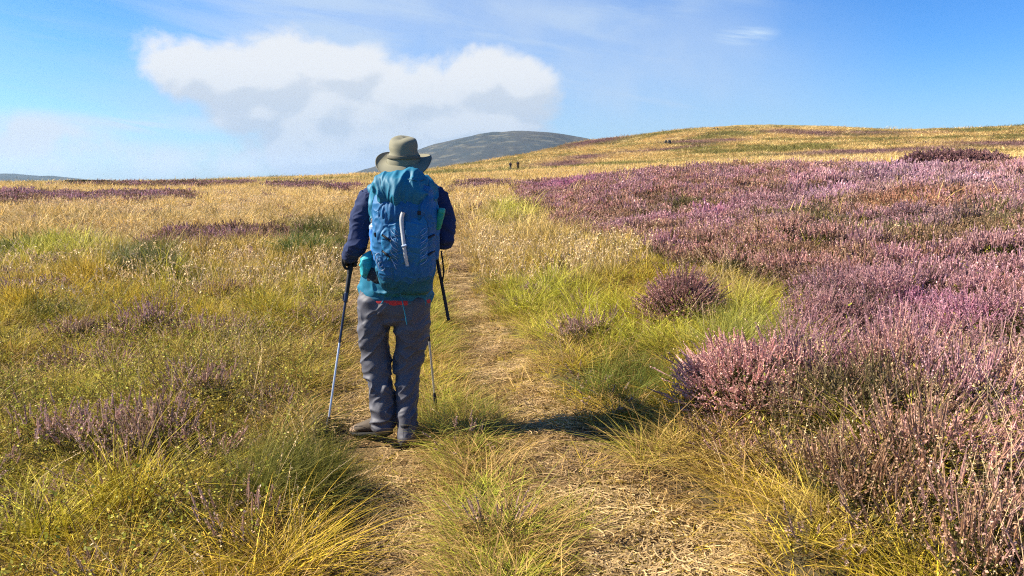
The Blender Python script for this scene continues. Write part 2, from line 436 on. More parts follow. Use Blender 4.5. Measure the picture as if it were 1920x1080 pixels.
distant_hill('distant_hill', [(-500, 330), (-200, 322), (-60, 325), (0, 326.5), (60, 329), (120, 333), (170, 338), (225, 345), (300, 352)], 6500, 1500,
             [(.035, .055, .055), (.05, .06, .055), (.07, .075, .065)], 72)

def build_haze():
    x0, y0, z0, z1 = 8600, 8600, -72, 185
    V = [(-x0, -y0, z0), (x0, -y0, z0), (x0, y0, z0), (-x0, y0, z0), (-x0, -y0, z1), (x0, -y0, z1), (x0, y0, z1), (-x0, y0, z1)]
    F = [(0, 3, 2, 1), (4, 5, 6, 7), (0, 1, 5, 4), (1, 2, 6, 5), (2, 3, 7, 6), (3, 0, 4, 7)]
    m = bpy.data.materials.new('haze'); m.use_nodes = True; t = NT(m.node_tree); t.n.remove(t.n['Principled BSDF'])
    v = t.new('ShaderNodeVolumePrincipled'); v.inputs['Color'].default_value = (.55, .75, 1, 1); v.inputs['Density'].default_value = 4.5e-5
    v.inputs['Anisotropy'].default_value = .2
    t.l.new(v.outputs[0], t.n['Material Output'].inputs['Volume'])
    tag(link('haze', mesh_from('haze', V, F), [m]), kind='stuff')
build_haze()

# ------------------------------------------------------------------ vegetation prototypes
def blades(n, h, w, rad, lean, curl, seg=3, seed=0, hv=.35, droop=.25, kind=0.0, tipw=.15, upright=0.0):
    """a tuft: n thin curved blades. returns V, quads, v-attribute (random per blade, height along blade, kind)"""
    g = np.random.default_rng(seed)
    ang = g.uniform(0, 2 * math.pi, n); rr = rad * np.sqrt(g.uniform(0, 1, n))
    bx = rr * np.cos(ang); by = rr * np.sin(ang)
    da = ang + g.normal(0, .9, n); H = h * (1 + g.uniform(-hv, hv, n)); W = w * g.uniform(.7, 1.3, n)
    ln = lean * g.uniform(.3, 1.4, n); cu = curl * g.uniform(.2, 1.5, n); fa = da + g.normal(math.pi / 2, .7, n)
    t = np.linspace(0, 1, seg + 1)[None, :]
    off = (ln[:, None] * t + cu[:, None] * t ** 2) * H[:, None]
    X = bx[:, None] + np.cos(da)[:, None] * off; Y = by[:, None] + np.sin(da)[:, None] * off
    Z = H[:, None] * (t - droop * (cu[:, None]) * t ** 2.5) - .02
    ww = W[:, None] * .5 * (1 - (1 - tipw) * t ** 1.6)
    dx = np.cos(fa)[:, None] * ww; dy = np.sin(fa)[:, None] * ww
    L = np.stack([X - dx, Y - dy, Z], -1); Rr = np.stack([X + dx, Y + dy, Z], -1)
    V = np.stack([L, Rr], 2).reshape(-1, 3)                       # n, seg+1, 2
    b = (np.arange(n) * (seg + 1) * 2)[:, None] + (np.arange(seg) * 2)[None, :]
    F = np.stack([b, b + 1, b + 3, b + 2], -1).reshape(-1, 4)
    r = np.repeat(g.uniform(0, 1, n), (seg + 1) * 2); tt = np.repeat(np.broadcast_to(t, (n, seg + 1)).ravel(), 2)
    tips = np.stack([X[:, -1], Y[:, -1], Z[:, -1]], 1)
    return V, F, np.stack([r, tt, np.full(len(r), kind)], 1), tips, (X, Y, Z)
def leaves(P, size, seed=0, kind=1.0, asp=.55, up=.3, tv=1.0):
    """a small four-cornered leaf or floret at every point of P"""
    g = np.random.default_rng(seed); n = len(P)
    a = g.uniform(0, 2 * math.pi, n); e = g.uniform(-.4, 1.2, n) * up * 2
    D = np.stack([np.cos(a) * np.cos(e), np.sin(a) * np.cos(e), np.sin(e)], 1)
    S = np.cross(D, g.normal(0, 1, (n, 3))); S /= np.linalg.norm(S, axis=1)[:, None] + 1e-9
    s = (size * g.uniform(.7, 1.35, n))[:, None]
    V = np.stack([P, P + D * s * .5 + S * s * asp * .5, P + D * s, P + D * s * .5 - S * s * asp * .5], 1).reshape(-1, 3)
    F = np.arange(n * 4).reshape(-1, 4)
    r = np.repeat(g.uniform(0, 1, n), 4)
    return V, F, np.stack([r, np.full(n * 4, tv), np.full(n * 4, kind)], 1)
def join(parts):
    Vs, Fs, As = [], [], []; k = 0
    for V, F, A in parts:
        Vs.append(V); Fs.append(F + k); As.append(A); k += len(V)
    return np.concatenate(Vs), np.concatenate(Fs), np.concatenate(As)
def p_tuft(seed, n, h, w, rad, lean, curl, seg=3, **k): return [blades(n, h, w, rad, lean, curl, seg, seed, **k)[:3]]
def p_seed(seed, n, h, w, rad, head, nh, lean=.15, curl=.25):
    V, F, A, tips, (X, Y, Z) = blades(n, h, w, rad, lean, curl, 4, seed, hv=.3, kind=2.0, tipw=.5)
    g = np.random.default_rng(seed + 5)
    pts = []
    for i in range(n):
        for q in range(nh):
            s = 1 - .22 * q / nh; a = s * 4; k = min(int(a), 3); f = a - k
            pts.append([(X[i, k] * (1 - f) + X[i, k + 1] * f), (Y[i, k] * (1 - f) + Y[i, k + 1] * f), (Z[i, k] * (1 - f) + Z[i, k + 1] * f)])
    pts = np.array(pts) + g.normal(0, head * .18, (len(pts), 3))
    return [(V, F, A), leaves(pts, head, seed, 2.0, .45, .9)]
def p_heath(seed, n, h, rad, nf, fs, ng, gs, w=.0022, frac=.38):
    """heather: upright wiry stems, flower spikes over dark green sprigs"""
    V, F, A, tips, (X, Y, Z) = blades(n, h, w, rad, .35, .12, 4, seed, hv=.28, droop=.1, kind=3.0, tipw=.6)
    g = np.random.default_rng(seed + 9); fl, gr = [], []; fr = []
    def at(i, s):
        a = s * 4; k = min(int(a), 3); f = a - k
        return [X[i, k] * (1 - f) + X[i, k + 1] * f, Y[i, k] * (1 - f) + Y[i, k + 1] * f, Z[i, k] * (1 - f) + Z[i, k + 1] * f]
    for i in range(n):
        fi = frac * g.uniform(.6, 1.2)
        for q in range(nf): fl.append(at(i, 1 - fi * (q + g.uniform(0, .6)) / nf)); fr.append(i)
        for q in range(ng): gr.append(at(i, max(.1, (1 - fi) * (1 - .75 * (q + g.uniform(0, .7)) / ng))))
    fl = np.array(fl) + g.normal(0, fs * .22, (len(fl), 3)); gr = np.array(gr) + g.normal(0, gs * .55, (len(gr), 3))
    a = leaves(fl, fs, seed + 1, 1.0, .75, .8)
    pr0 = g.uniform(0, 1, n); pr = pr0[np.array(fr)]; a[2][:, 0] = np.repeat(np.clip(pr * .85 + .15 * g.uniform(0, 1, len(fr)), 0, 1), 4)
    core = []; cr = []
    for i in range(n):
        lo = np.array(at(i, 1 - frac * .85)); hi = np.array(at(i, 1.0)) + (0, 0, fs * .5); md = lo * .45 + hi * .55; q = g.uniform(0, 3.14)
        for e in (q, q + 1.57): o_ = np.array([math.cos(e), math.sin(e), 0]) * fs * .48; core += [lo, md + o_, hi, md - o_]; cr += [.1 + pr0[i] * .8] * 4
    core = (np.array(core), np.arange(len(core)).reshape(-1, 4), np.stack([np.array(cr), np.full(len(core), .9), np.full(len(core), 1.0)], 1))
    return [(V, F, A), a, core, leaves(gr, gs, seed + 2, 3.0, .45, .9)]
def p_leafy(seed, n, h, rad, nl, ls):
    V, F, A, tips, (X, Y, Z) = blades(n, h, .0025, rad, .4, .2, 4, seed, hv=.35, kind=4.0, tipw=.6)
    g = np.random.default_rng(seed + 3); pts = []
    for i in range(n):
        for q in range(nl):
            k = int(g.integers(1, 5)); pts.append([X[i, k], Y[i, k], Z[i, k]])
    pts = np.array(pts) + g.normal(0, .008, (len(pts), 3))
    return [(V, F, A), leaves(pts, ls, seed, 0.0, .6, .7)]
def p_thatch(seed, n, h, w, rad): return [blades(n, h, w, rad, 1.4, .9, 3, seed, hv=.6, droop=.45, kind=5.0)[:3]]
def p_litter(seed, n, L, w, rad):
    g = np.random.default_rng(seed)
    c = g.uniform(-rad, rad, (n, 2)); a = g.uniform(0, 2 * math.pi, n); l = L * g.uniform(.4, 1.3, n); k = g.normal(0, .5, n)
    z = g.uniform(.002, .014, n); el = g.normal(0, .16, n)
    t = np.linspace(-.5, .5, 4)[None, :]
    aa = a[:, None] + k[:, None] * t
    X = c[:, :1] + np.cos(aa) * t * l[:, None]; Y = c[:, 1:] + np.sin(aa) * t * l[:, None]; Z = z[:, None] + np.abs(np.sin(el))[:, None] * (t + .5) * l[:, None] * .6
    dx = -np.sin(aa) * w / 2; dy = np.cos(aa) * w / 2
    V = np.stack([np.stack([X - dx, Y - dy, Z], -1), np.stack([X + dx, Y + dy, Z + .001], -1)], 2).reshape(-1, 3)
    b = (np.arange(n) * 8)[:, None] + (np.arange(3) * 2)[None, :]
    F = np.stack([b, b + 1, b + 3, b + 2], -1).reshape(-1, 4)
    r = np.repeat(g.uniform(0, 1, n), 8)
    return [(V, F, np.stack([r, np.full(len(r), .6), np.full(len(r), 0.0)], 1))]

def plant_mat(name, src='INSTANCER'):
    """v = (random per blade, height, kind): 0 blade, 1 floret, 2 straw, 3 heather green, 4 twig; cA and cB are the two colours of the plant"""
    m, t, b = material(name)
    v = attr(t, 'v'); rr, tt, kk = t.sep(v)
    cA = attr(t, 'cA', src); cB = attr(t, 'cB', src)
    blade = t.mix(t.math('ADD', t.math('MULTIPLY', rr, .55), t.math('MULTIPLY', t.math('POWER', tt, 1.6), .45)), cA, cB)
    floret = t.mix(rr, cA, cB)
    straw = t.mix(rr, (.58, .38, .16), (.84, .64, .36))
    hgreen = t.mix(rr, (.035, .045, .012), (.13, .10, .035)); twig = t.mix(rr, (.12, .07, .035), (.16, .13, .04))
    dead = t.mix(rr, (.15, .08, .025), (.64, .42, .14))
    def isk(k): return t.math('COMPARE', kk, float(k), .3)
    c = t.mix(isk(1), blade, floret); c = t.mix(isk(2), c, straw); c = t.mix(isk(3), c, hgreen); c = t.mix(isk(4), c, twig); c = t.mix(isk(5), c, dead)
    vlo = t.math('ADD', .50, t.math('MULTIPLY', isk(1), .32)); vhi = t.math('SUBTRACT', 1.42, t.math('MULTIPLY', isk(1), .22))
    val = t.smooth(t.math('FRACT', t.math('MULTIPLY', rr, 7.31)), 0, 1, vlo, vhi)
    c = t.mix(1.0, c, t.comb(val, val, val), 'MULTIPLY')
    t.l.new(c, b.inputs['Base Color']); b.inputs['Roughness'].default_value = .6; b.inputs['Specular IOR Level'].default_value = .12
    tr = t.new('ShaderNodeBsdfTranslucent'); t.l.new(c, tr.inputs['Color'])
    mx = t.new('ShaderNodeMixShader'); mx.inputs[0].default_value = .24
    t.l.new(b.outputs[0], mx.inputs[1]); t.l.new(tr.outputs[0], mx.inputs[2])
    t.l.new(mx.outputs[0], t.n['Material Output'].inputs[0])
    return m
M_plant = plant_mat('plants')

def protos(specs):
    out = []
    for nm, parts in specs:
        V, F, A = join(parts)
        me = mesh_from('proto_' + nm, V, F, {'v': A}); me.materials.append(M_plant)
        out.append(bpy.data.objects.new('proto_' + nm, me))           # never linked to the scene: only a shape to scatter
    return out

def scatter(name, label, cat, protos_, pos, idx, rot, scl, cA, cB):
    me = bpy.data.meshes.new(name); n = len(pos)
    me.vertices.add(n); me.vertices.foreach_set('co', np.asarray(pos, np.float32).ravel())
    at = me.attributes.new('idx', 'INT', 'POINT'); at.data.foreach_set('value', np.asarray(idx, np.int32))
    for k, a in (('rot', rot), ('scl', scl), ('cA', cA), ('cB', cB)):
        at = me.attributes.new(k, 'FLOAT_VECTOR', 'POINT'); at.data.foreach_set('vector', np.asarray(a, np.float32).ravel())
    me.materials.append(M_plant)
    o = bpy.data.objects.new(name, me); C.objects.link(o)
    ng = bpy.data.node_groups.new(name, 'GeometryNodeTree')
    ng.interface.new_socket('Geometry', in_out='INPUT', socket_type='NodeSocketGeometry')
    ng.interface.new_socket('Geometry', in_out='OUTPUT', socket_type='NodeSocketGeometry')
    N, L = ng.nodes, ng.links
    gi = N.new('NodeGroupInput'); go = N.new('NodeGroupOutput')
    iop = N.new('GeometryNodeInstanceOnPoints'); jn = N.new('GeometryNodeJoinGeometry')
    for p in reversed(protos_):                                        # join keeps the order links arrive in, last first
        oi = N.new('GeometryNodeObjectInfo'); oi.inputs['Object'].default_value = p
        g2 = N.new('GeometryNodeGeometryToInstance'); L.new(oi.outputs['Geometry'], g2.inputs[0]); L.new(g2.outputs[0], jn.inputs[0])
    L.new(gi.outputs[0], iop.inputs['Points']); L.new(jn.outputs[0], iop.inputs['Instance'])
    iop.inputs['Pick Instance'].default_value = True
    def na(nm, ty):
        a = N.new('GeometryNodeInputNamedAttribute'); a.data_type = ty; a.inputs[0].default_value = nm; return a.outputs[0]
    L.new(na('idx', 'INT'), iop.inputs['Instance Index']); L.new(na('rot', 'FLOAT_VECTOR'), iop.inputs['Rotation']); L.new(na('scl', 'FLOAT_VECTOR'), iop.inputs['Scale'])
    L.new(iop.outputs[0], go.inputs[0])
    md = o.modifiers.new('scatter', 'NODES'); md.node_group = ng
    tag(o, label, cat, kind='stuff')
    return o

def ring_points(d0, d1, dens0, dref, power, a=.70):
    """random ground points in the wedge in front, density per m2 = dens0*(dref/d)^power beyond dref"""
    r = np.linspace(d0, d1, 800); rho = dens0 * np.where(r < dref, 1, (dref / r) ** power)
    w = rho * r; cdf = np.concatenate([[0], np.cumsum((w[1:] + w[:-1]) / 2 * np.diff(r))]); tot = cdf[-1] * 2 * a
    n = int(tot); rr = np.interp(rng.uniform(0, cdf[-1], n), cdf, r); aa = rng.uniform(-a, a, n)
    return rr * np.sin(aa), rr * np.cos(aa), rr
def mixc(A, B, f): f = np.clip(f, 0, 1)[:, None]; return A * (1 - f) + B * f
def col(n, c): return np.tile(np.array(c, float), (n, 1))
GREEN, YG, GOLD, STRAW, RUST, DARK = (.14, .17, .010), (.48, .37, .018), (.70, .43, .06), (.82, .58, .26), (.46, .20, .035), (.035, .06, .012)

def rot_for(n, tilt=.15):
    return np.stack([rng.normal(0, tilt, n), rng.normal(0, tilt, n), rng.uniform(0, 6.283, n)], 1)

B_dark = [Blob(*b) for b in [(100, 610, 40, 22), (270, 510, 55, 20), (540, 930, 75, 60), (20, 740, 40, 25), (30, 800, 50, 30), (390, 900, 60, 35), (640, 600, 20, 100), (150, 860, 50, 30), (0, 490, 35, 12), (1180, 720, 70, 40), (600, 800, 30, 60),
                             (590, 440, 60, 20), (640, 470, 30, 20)]]  # dark green clumps, and shaded hollows put into the grass colour
B_yg = [Blob(*b) for b in [(340, 540, 60, 20), (170, 780, 130, 70), (80, 490, 110, 25), (850, 830, 90, 90), (1100, 640, 170, 70), (1010, 570, 120, 36), (1250, 660, 140, 50), (1400, 620, 70, 60), (60, 1000, 120, 80), (900, 1000, 130, 90), (540, 560, 60, 25), (1390, 640, 60, 40), (1200, 860, 60, 40), (960, 410, 50, 30)]]
B_gold = [Blob(*b) for b in [(1030, 490, 110, 35), (1350, 560, 70, 40), (480, 545, 120, 30), (560, 880, 60, 60), (1300, 900, 100, 70), (1120, 520, 90, 30), (930, 500, 70, 30), (450, 720, 120, 60), (600, 520, 60, 30), (1600, 1040, 300, 40)]]

def grass_colour(x, y, d, n):
    a = fbm(x * .45, y * .45, 41, 4); b = fbm(x * 1.7, y * 1.7, 43, 3); c = rng.uniform(0, 1, n)
    fy = sm(d, 7, 18)
    A = mixc(col(n, YG), col(n, GREEN), sm(a * .6 + b * .4 + (c - .5) * .3, .54, .72))
    A = mixc(A, col(n, RUST), sm(b, .56, .70) * .55 * (c > .35))
    Bc = mixc(col(n, GOLD), col(n, YG), sm(a + (c - .5) * .3, .48, .70))
    A = mixc(A, col(n, (.50, .33, .11)), fy * .62); Bc = mixc(Bc, col(n, STRAW), sm(d, 6, 20) * .85)
    right = sm(x - .12 * y, .5, 1.6) * (1 - fy)
    A = mixc(A, col(n, (.28, .30, .035)), right * .55); Bc = mixc(Bc, col(n, (.62, .54, .10)), right * .4)
    k = np.clip(blobs(B_yg, x, y), 0, 1); A = mixc(A, col(n, (.30, .36, .025)), k * .8); Bc = mixc(Bc, col(n, (.64, .60, .08)), k * .75)
    lft = sm(-x, .9, 1.5) * (1 - sm(d, 9, 16)); A = mixc(A, col(n, (.46, .40, .02)), lft * .35 * (c > .3)); Bc = mixc(Bc, col(n, (.84, .62, .10)), lft * .35)
    k = between(x, y) * (d < 9) * (c > .2); A = mixc(A, col(n, (.20, .27, .022)), k * .75); Bc = mixc(Bc, col(n, (.58, .56, .09)), k * .7)
    k = blobs(B_gold, x, y); A = mixc(A, col(n, (.38, .27, .06)), k * .7); Bc = mixc(Bc, col(n, (.62, .45, .15)), k * .8)
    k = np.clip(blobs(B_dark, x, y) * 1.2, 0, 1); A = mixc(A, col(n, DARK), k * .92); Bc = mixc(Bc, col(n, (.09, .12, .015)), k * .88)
    far = sm(d, 60, 160); q = fbm(x * .05, y * .05, 47, 4)
    A = mixc(A, mixc(col(n, (.55, .38, .14)), col(n, (.20, .17, .05)), sm(q, .48, .62)), far); Bc = mixc(Bc, mixc(col(n, (.64, .46, .19)), col(n, (.26, .24, .07)), sm(q, .45, .6)), far)
    k = blobs(B_far, x + (fbm(x * .02, y * .02, 77) - .5) * 40, y + (fbm(x * .03, y * .03, 78) - .5) * 60) * (d > 120); A = mixc(A, col(n, (.18, .09, .085)), k); Bc = mixc(Bc, col(n, (.32, .19, .17)), k)
    v = (.8 + .4 * rng.uniform(0, 1, n))[:, None]
    return A * v, Bc * v

TIPL = G(611, 828, .06)
def build_grass():
    near = [('thatch', p_thatch(6, 44, .11, .0050, .13)), ('tuft_a', p_tuft(1, 30, .20, .0058, .07, .35, .5)), ('tuft_b', p_tuft(2, 30, .25, .0050, .08, .4, .8)), ('tuft_c', p_tuft(3, 28, .16, .0065, .08, .5, .6)), ('tuft_d', p_tuft(4, 36, .28, .0045, .07, .4, 1.1, 4))]
    mid = [('mid_a', p_tuft(11, 20, .22, .011, .12, .4, .55) + p_thatch(13, 6, .14, .012, .15)), ('mid_b', p_tuft(12, 20, .26, .010, .12, .4, .7))]
    far = [('far_a', p_tuft(21, 22, .26, .022, .30, .35, .5, 2)), ('far_b', p_tuft(22, 20, .24, .026, .34, .3, .5, 2))]
    pr = protos(near + mid + far)
    x, y, d = ring_points(1.2, 600, 190, 6, 1.45)
    xa, ya, da = ring_points(1.5, 9, 260, 9, 1.0, .5); ka = (between(xa, ya) > .5) & (path_mask(xa, ya) < .55)
    x = np.concatenate([x, xa[ka]]); y = np.concatenate([y, ya[ka]]); d = np.concatenate([d, da[ka]])
    pm = path_mask(x, y); hm = heath_mask(x, y)
    edge = path_mask(x, y, .22)
    u = rng.uniform(0, 1, len(x))
    keep = (pm < .35 + .3 * (u - .5)) | (u < .10)
    keep &= (hm < .5) | (u < .04) | ((d < 6) & (u < .50 * sm(6.4 - d, 0, 1.8)))
    wk1, wk2, wkr = worley(x + (fbm(x * 2.2, y * 2.2, 51, 3) - .5) * .3, y + (fbm(x * .7, y * .7, 53, 3) - .5) * .3, .42, 201)
    keep &= ~((np.hypot(x - TIPL[0], y - TIPL[1] + .10) < .15) & (rng.uniform(0, 1, len(x)) < .8)); keep &= ~((np.abs(x + .70) < .32) & (np.abs(y - 3.92) < .36)); keep &= ~((wk1 > .55) & (rng.uniform(0, 1, len(x)) < .6) & (d < 30) & (between(x, y) < .5))
    keep &= ~((blobs(B_sprig, x, y) > .3) & (rng.uniform(0, 1, len(x)) < .5))
    tc_ = (fbm(x * 3.1, y * 3.1, 57, 3) > .56) & (u < .42) & (pm > .3); keep |= tc_
    x, y, d, pm, hm, edge = x[keep], y[keep], d[keep], pm[keep], hm[keep], edge[keep]; n = len(x)
    idx = np.where(d < 9 + rng.normal(0, 1, n), np.where(rng.uniform(0, 1, n) < .30, 0, rng.integers(1, 5, n)), np.where(d < 38 + rng.normal(0, 5, n), rng.integers(5, 7, n), rng.integers(7, 9, n)))
    cl = fbm(x * 2.2, y * 2.2, 51, 3); big = fbm(x * .7, y * .7, 53, 3)
    w1, w2, wr = worley(x + (cl - .5) * .3, y + (big - .5) * .3, .42, 201)
    clump = 1 - sm(w1, .15, .75)
    s = .30 + (.35 + .75 * clump) * (.35 + 1.0 * sm(cl * .5 + wr * .5, .25, .75)) * (.6 + .8 * sm(big, .3, .7))
    s *= .50 + .50 * sm(d, 6, 16)
    s *= 1 - .25 * sm(x, .9, 1.3) * (1 - sm(d, 4.5, 6))
    s *= 1 - .55 * np.clip(edge, 0, 1) * (1 - .7 * between(x, y))
    s *= np.where(pm > .3, .34, 1); bt = between(x, y); s *= 1 - (.26 + .32 * (1 - sm(d, 3.5, 5))) * bt * (1 - .4 * sm(d, 5, 9))
    s *= 1 + .45 * blobs(B_yg, x, y) * (x > .2)
    s = np.where(idx == 0, .8 + .3 * s, s)
    s = s * rng.uniform(.8, 1.2, n); s *= 1 + .15 * (hm > .5)
    wide = np.where(idx >= 7, np.clip(d / 50, .7, 10), np.where(idx >= 5, np.clip(d / 16, .7, 1.8), 1.0))
    scl = np.stack([wide * (.6 + .4 * s), wide * (.6 + .4 * s), s * np.where(d > 60, 1.0 + np.clip(d - 150, 0, 450) / 700, 1)], 1)
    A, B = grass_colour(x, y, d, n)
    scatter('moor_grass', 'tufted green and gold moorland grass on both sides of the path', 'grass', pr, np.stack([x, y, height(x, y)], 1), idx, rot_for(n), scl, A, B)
    print('grass', n)

def build_stalks():
    pr = protos([('stalk_a', p_seed(31, 7, .42, .0018, .10, .012, 7)), ('stalk_b', p_seed(32, 6, .36, .0018, .12, .010, 8, .35, .5)),
                 ('stalk_m', p_seed(33, 7, .38, .007, .22, .036, 4)), ('stalk_f', p_seed(34, 8, .36, .012, .5, .07, 3))])
    x, y, d = ring_points(2.2, 150, 26, 6, .95)
    pm = path_mask(x, y, .1); hm = heath_mask(x, y); u = rng.uniform(0, 1, len(x)); a = fbm(x * .35, y * .35, 61, 3)
    gold = blobs(B_gold, x, y); br = sm(x, .9, 1.5) * (1 - sm(y, 3.8, 5.5)) * 1.3 
    p = .10 + .9 * sm(a, .42, .6) * sm(d, 6, 14) * 1.3 + .8 * gold + .9 * br
    p = np.where((hm > .5) & (d > 5), p * .07, p); p *= 1 - between(x, y) * .8
    k = (u < p) & (pm < .2)
    x, y, d = x[k], y[k], d[k]; n = len(x)
    idx = np.where(d < 9, rng.integers(0, 2, n), np.where(d < 32, 2, 3))
    s = rng.uniform(.7, 1.15, n); scl = np.stack([s, s, s * .95], 1)
    A = col(n, (.5, .38, .18))
    scatter('seeding_grass', 'tall pale seeding grass stalks rising above the moor grass', 'grass', pr, np.stack([x, y, height(x, y)], 1), idx, rot_for(n, .22), scl, A, A)
    print('stalks', n)

B_mag = [Blob(*b) for b in [(1735, 605, 45, 22), (1350, 715, 55, 9), (1880, 910, 50, 25), (1100, 345, 35, 10), (1340, 415, 30, 12), (1800, 645, 50, 12), (1570, 735, 40, 12), (1060, 355, 50, 8)]]
B_pale = [Blob(*b) for b in [(1680, 345, 110, 26), (1800, 365, 120, 20), (1560, 380, 60, 16)]]
B_rust = [Blob(*b) for b in [(1750, 390, 90, 22), (1880, 600, 70, 20), (1640, 400, 40, 14), (1400, 300, 200, 5)]]
B_grn = [Blob(*b) for b in [(1500, 420, 70, 20), (1650, 450, 180, 26), (1880, 440, 100, 35), (1270, 400, 60, 16), (1440, 790, 80, 40), (1600, 820, 90, 40), (1500, 580, 90, 20), (1340, 800, 50, 40)]]
def heather_colour(x, y, d, n):
    a = fbm(x * .35, y * .35, 81, 4); b = fbm(x * 1.3, y * 1.3, 83, 3); c = rng.uniform(0, 1, n)
    A = mixc(col(n, (.46, .225, .185)), col(n, (.42, .24, .14)), sm(a * .6 + b * .4, .42, .6))
    B = mixc(col(n, (.76, .465, .405)), col(n, (.64, .42, .26)), sm(b + (c - .5) * .4, .4, .65))
    A = mixc(A, col(n, (.20, .10, .06)), (c > .66) * .75)
    k = blobs(B_mag, x, y); A = mixc(A, col(n, (.52, .18, .30)), k * .85); B = mixc(B, col(n, (.80, .38, .54)), k * .8)
    k = blobs(B_pale, x, y); A = mixc(A, col(n, (.55, .33, .40)), k * .85); B = mixc(B, col(n, (.78, .54, .56)), k * .85)
    k = blobs(B_rust, x, y); A = mixc(A, col(n, (.46, .21, .12)), k * .85); B = mixc(B, col(n, (.62, .33, .18)), k * .85)
    k = np.clip(blobs(B_grn, x, y) * 1.1, 0, 1) * (c > .25); A = mixc(A, col(n, (.10, .10, .03)), k * .85); B = mixc(B, col(n, (.22, .19, .07)), k * .8)
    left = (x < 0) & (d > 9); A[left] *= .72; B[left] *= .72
    v = (.8 + .4 * rng.uniform(0, 1, n))[:, None]
    return A * v, B * v
def heath_specs(): return [('heather_a', p_heath(101, 24, .24, .11, 13, .0095, 22, .013, frac=.34)), ('heather_b', p_heath(102, 22, .21, .11, 12, .0095, 22, .013, frac=.34)), ('heather_c', p_heath(103, 24, .26, .10, 14, .009, 18, .014, frac=.42)),
         ('heather_m', p_heath(111, 24, .24, .17, 5, .019, 7, .024, .005)), ('heather_n', p_heath(112, 24, .22, .17, 5, .020, 7, .024, .005)),
         ('heather_f', p_heath(121, 26, .26, .36, 3, .045, 3, .055, .010)), ('heather_g', p_heath(122, 26, .26, .38, 3, .05, 2, .055, .010))]
def build_heather():
    pr = protos(heath_specs())
    x, y, d = ring_points(2.4, 110, 130, 6, 1.35)
    hm = heath_mask(x, y); sp = blobs(B_sprig, x, y) * (fbm(x * 3, y * 3, 85, 2) > .36); u = rng.uniform(0, 1, len(x))
    lowr = 1 - .48 * sm(5.4 - y, 0, 2.0) * (x > 0)                # the heather thins out among the tall grass lower right
    keep = ((hm > .5) & (u < lowr)) | (u < sp * .36) | (u < .012)
    keep &= path_mask(x, y, .05) < .1
    x, y, d, hm = x[keep], y[keep], d[keep], hm[keep]; n = len(x)
    idx = np.where(d < 8 + rng.normal(0, .8, n), rng.integers(0, 3, n), np.where(d < 26 + rng.normal(0, 3, n), rng.integers(3, 5, n), rng.integers(5, 7, n)))
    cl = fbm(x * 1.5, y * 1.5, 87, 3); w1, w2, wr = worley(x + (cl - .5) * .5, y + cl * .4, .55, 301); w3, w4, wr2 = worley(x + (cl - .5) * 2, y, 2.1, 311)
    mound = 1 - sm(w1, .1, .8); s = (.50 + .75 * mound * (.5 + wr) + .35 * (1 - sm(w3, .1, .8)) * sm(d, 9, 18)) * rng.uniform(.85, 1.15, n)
    s = np.where(hm < .5, s * .88, s)
    wide = np.where(idx >= 5, np.clip(d / 38, .8, 2.4), np.where(idx >= 3, np.clip(d / 14, .8, 1.5), 1.0))
    scl = np.stack([wide, wide, s], 1)
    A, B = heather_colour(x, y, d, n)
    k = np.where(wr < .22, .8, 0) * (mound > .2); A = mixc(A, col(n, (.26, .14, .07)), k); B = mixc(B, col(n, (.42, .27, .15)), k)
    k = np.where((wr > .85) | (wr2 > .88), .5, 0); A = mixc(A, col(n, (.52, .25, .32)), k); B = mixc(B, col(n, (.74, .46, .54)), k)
    k = (1 - sm(w2 - w1, .05, .24)) * .9; A *= (1 - k * .6)[:, None]; B = mixc(B, col(n, (.16, .12, .05)), k * .6)  # borders between clumps darkened in the colour, as shade in the gaps
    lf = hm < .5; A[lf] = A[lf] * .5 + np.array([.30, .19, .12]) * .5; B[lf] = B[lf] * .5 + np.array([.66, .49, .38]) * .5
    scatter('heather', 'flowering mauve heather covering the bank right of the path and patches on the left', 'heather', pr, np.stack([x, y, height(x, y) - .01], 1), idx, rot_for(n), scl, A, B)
    print('heather', n)

def build_leafy():
    pr = protos([('leafy_a', p_leafy(131, 12, .17, .10, 7, .013)), ('leafy_b', p_leafy(132, 10, .22, .10, 8, .012))])
    x, y, d = ring_points(2.0, 16, 75, 5, .8)
    p = 1.0 * sm(-x - .16 * y, .3, 1.0) * (.25 + .75 * sm(fbm(x * .9, y * .9, 91, 3), .4, .6)) * (1 - sm(d, 7, 13)) + .06
    p = np.where(heath_mask(x, y) > .5, .10, p); k = (rng.uniform(0, 1, len(x)) < p) & (path_mask(x, y, .15) < .1)
    x, y, d = x[k], y[k], d[k]; n = len(x); c = rng.uniform(0, 1, n)
    s = rng.uniform(.8, 1.4, n); A = mixc(col(n, (.13, .17, .02)), col(n, (.26, .20, .03)), c); B = mixc(col(n, (.40, .42, .06)), col(n, (.55, .40, .07)), c)
    scatter('bilberry', 'low small-leaved yellow-green bilberry mixed into the grass left of the path', 'ground cover', pr, np.stack([x, y, height(x, y)], 1), rng.integers(0, 2, n), rot_for(n), np.stack([s, s, s], 1), A, B)

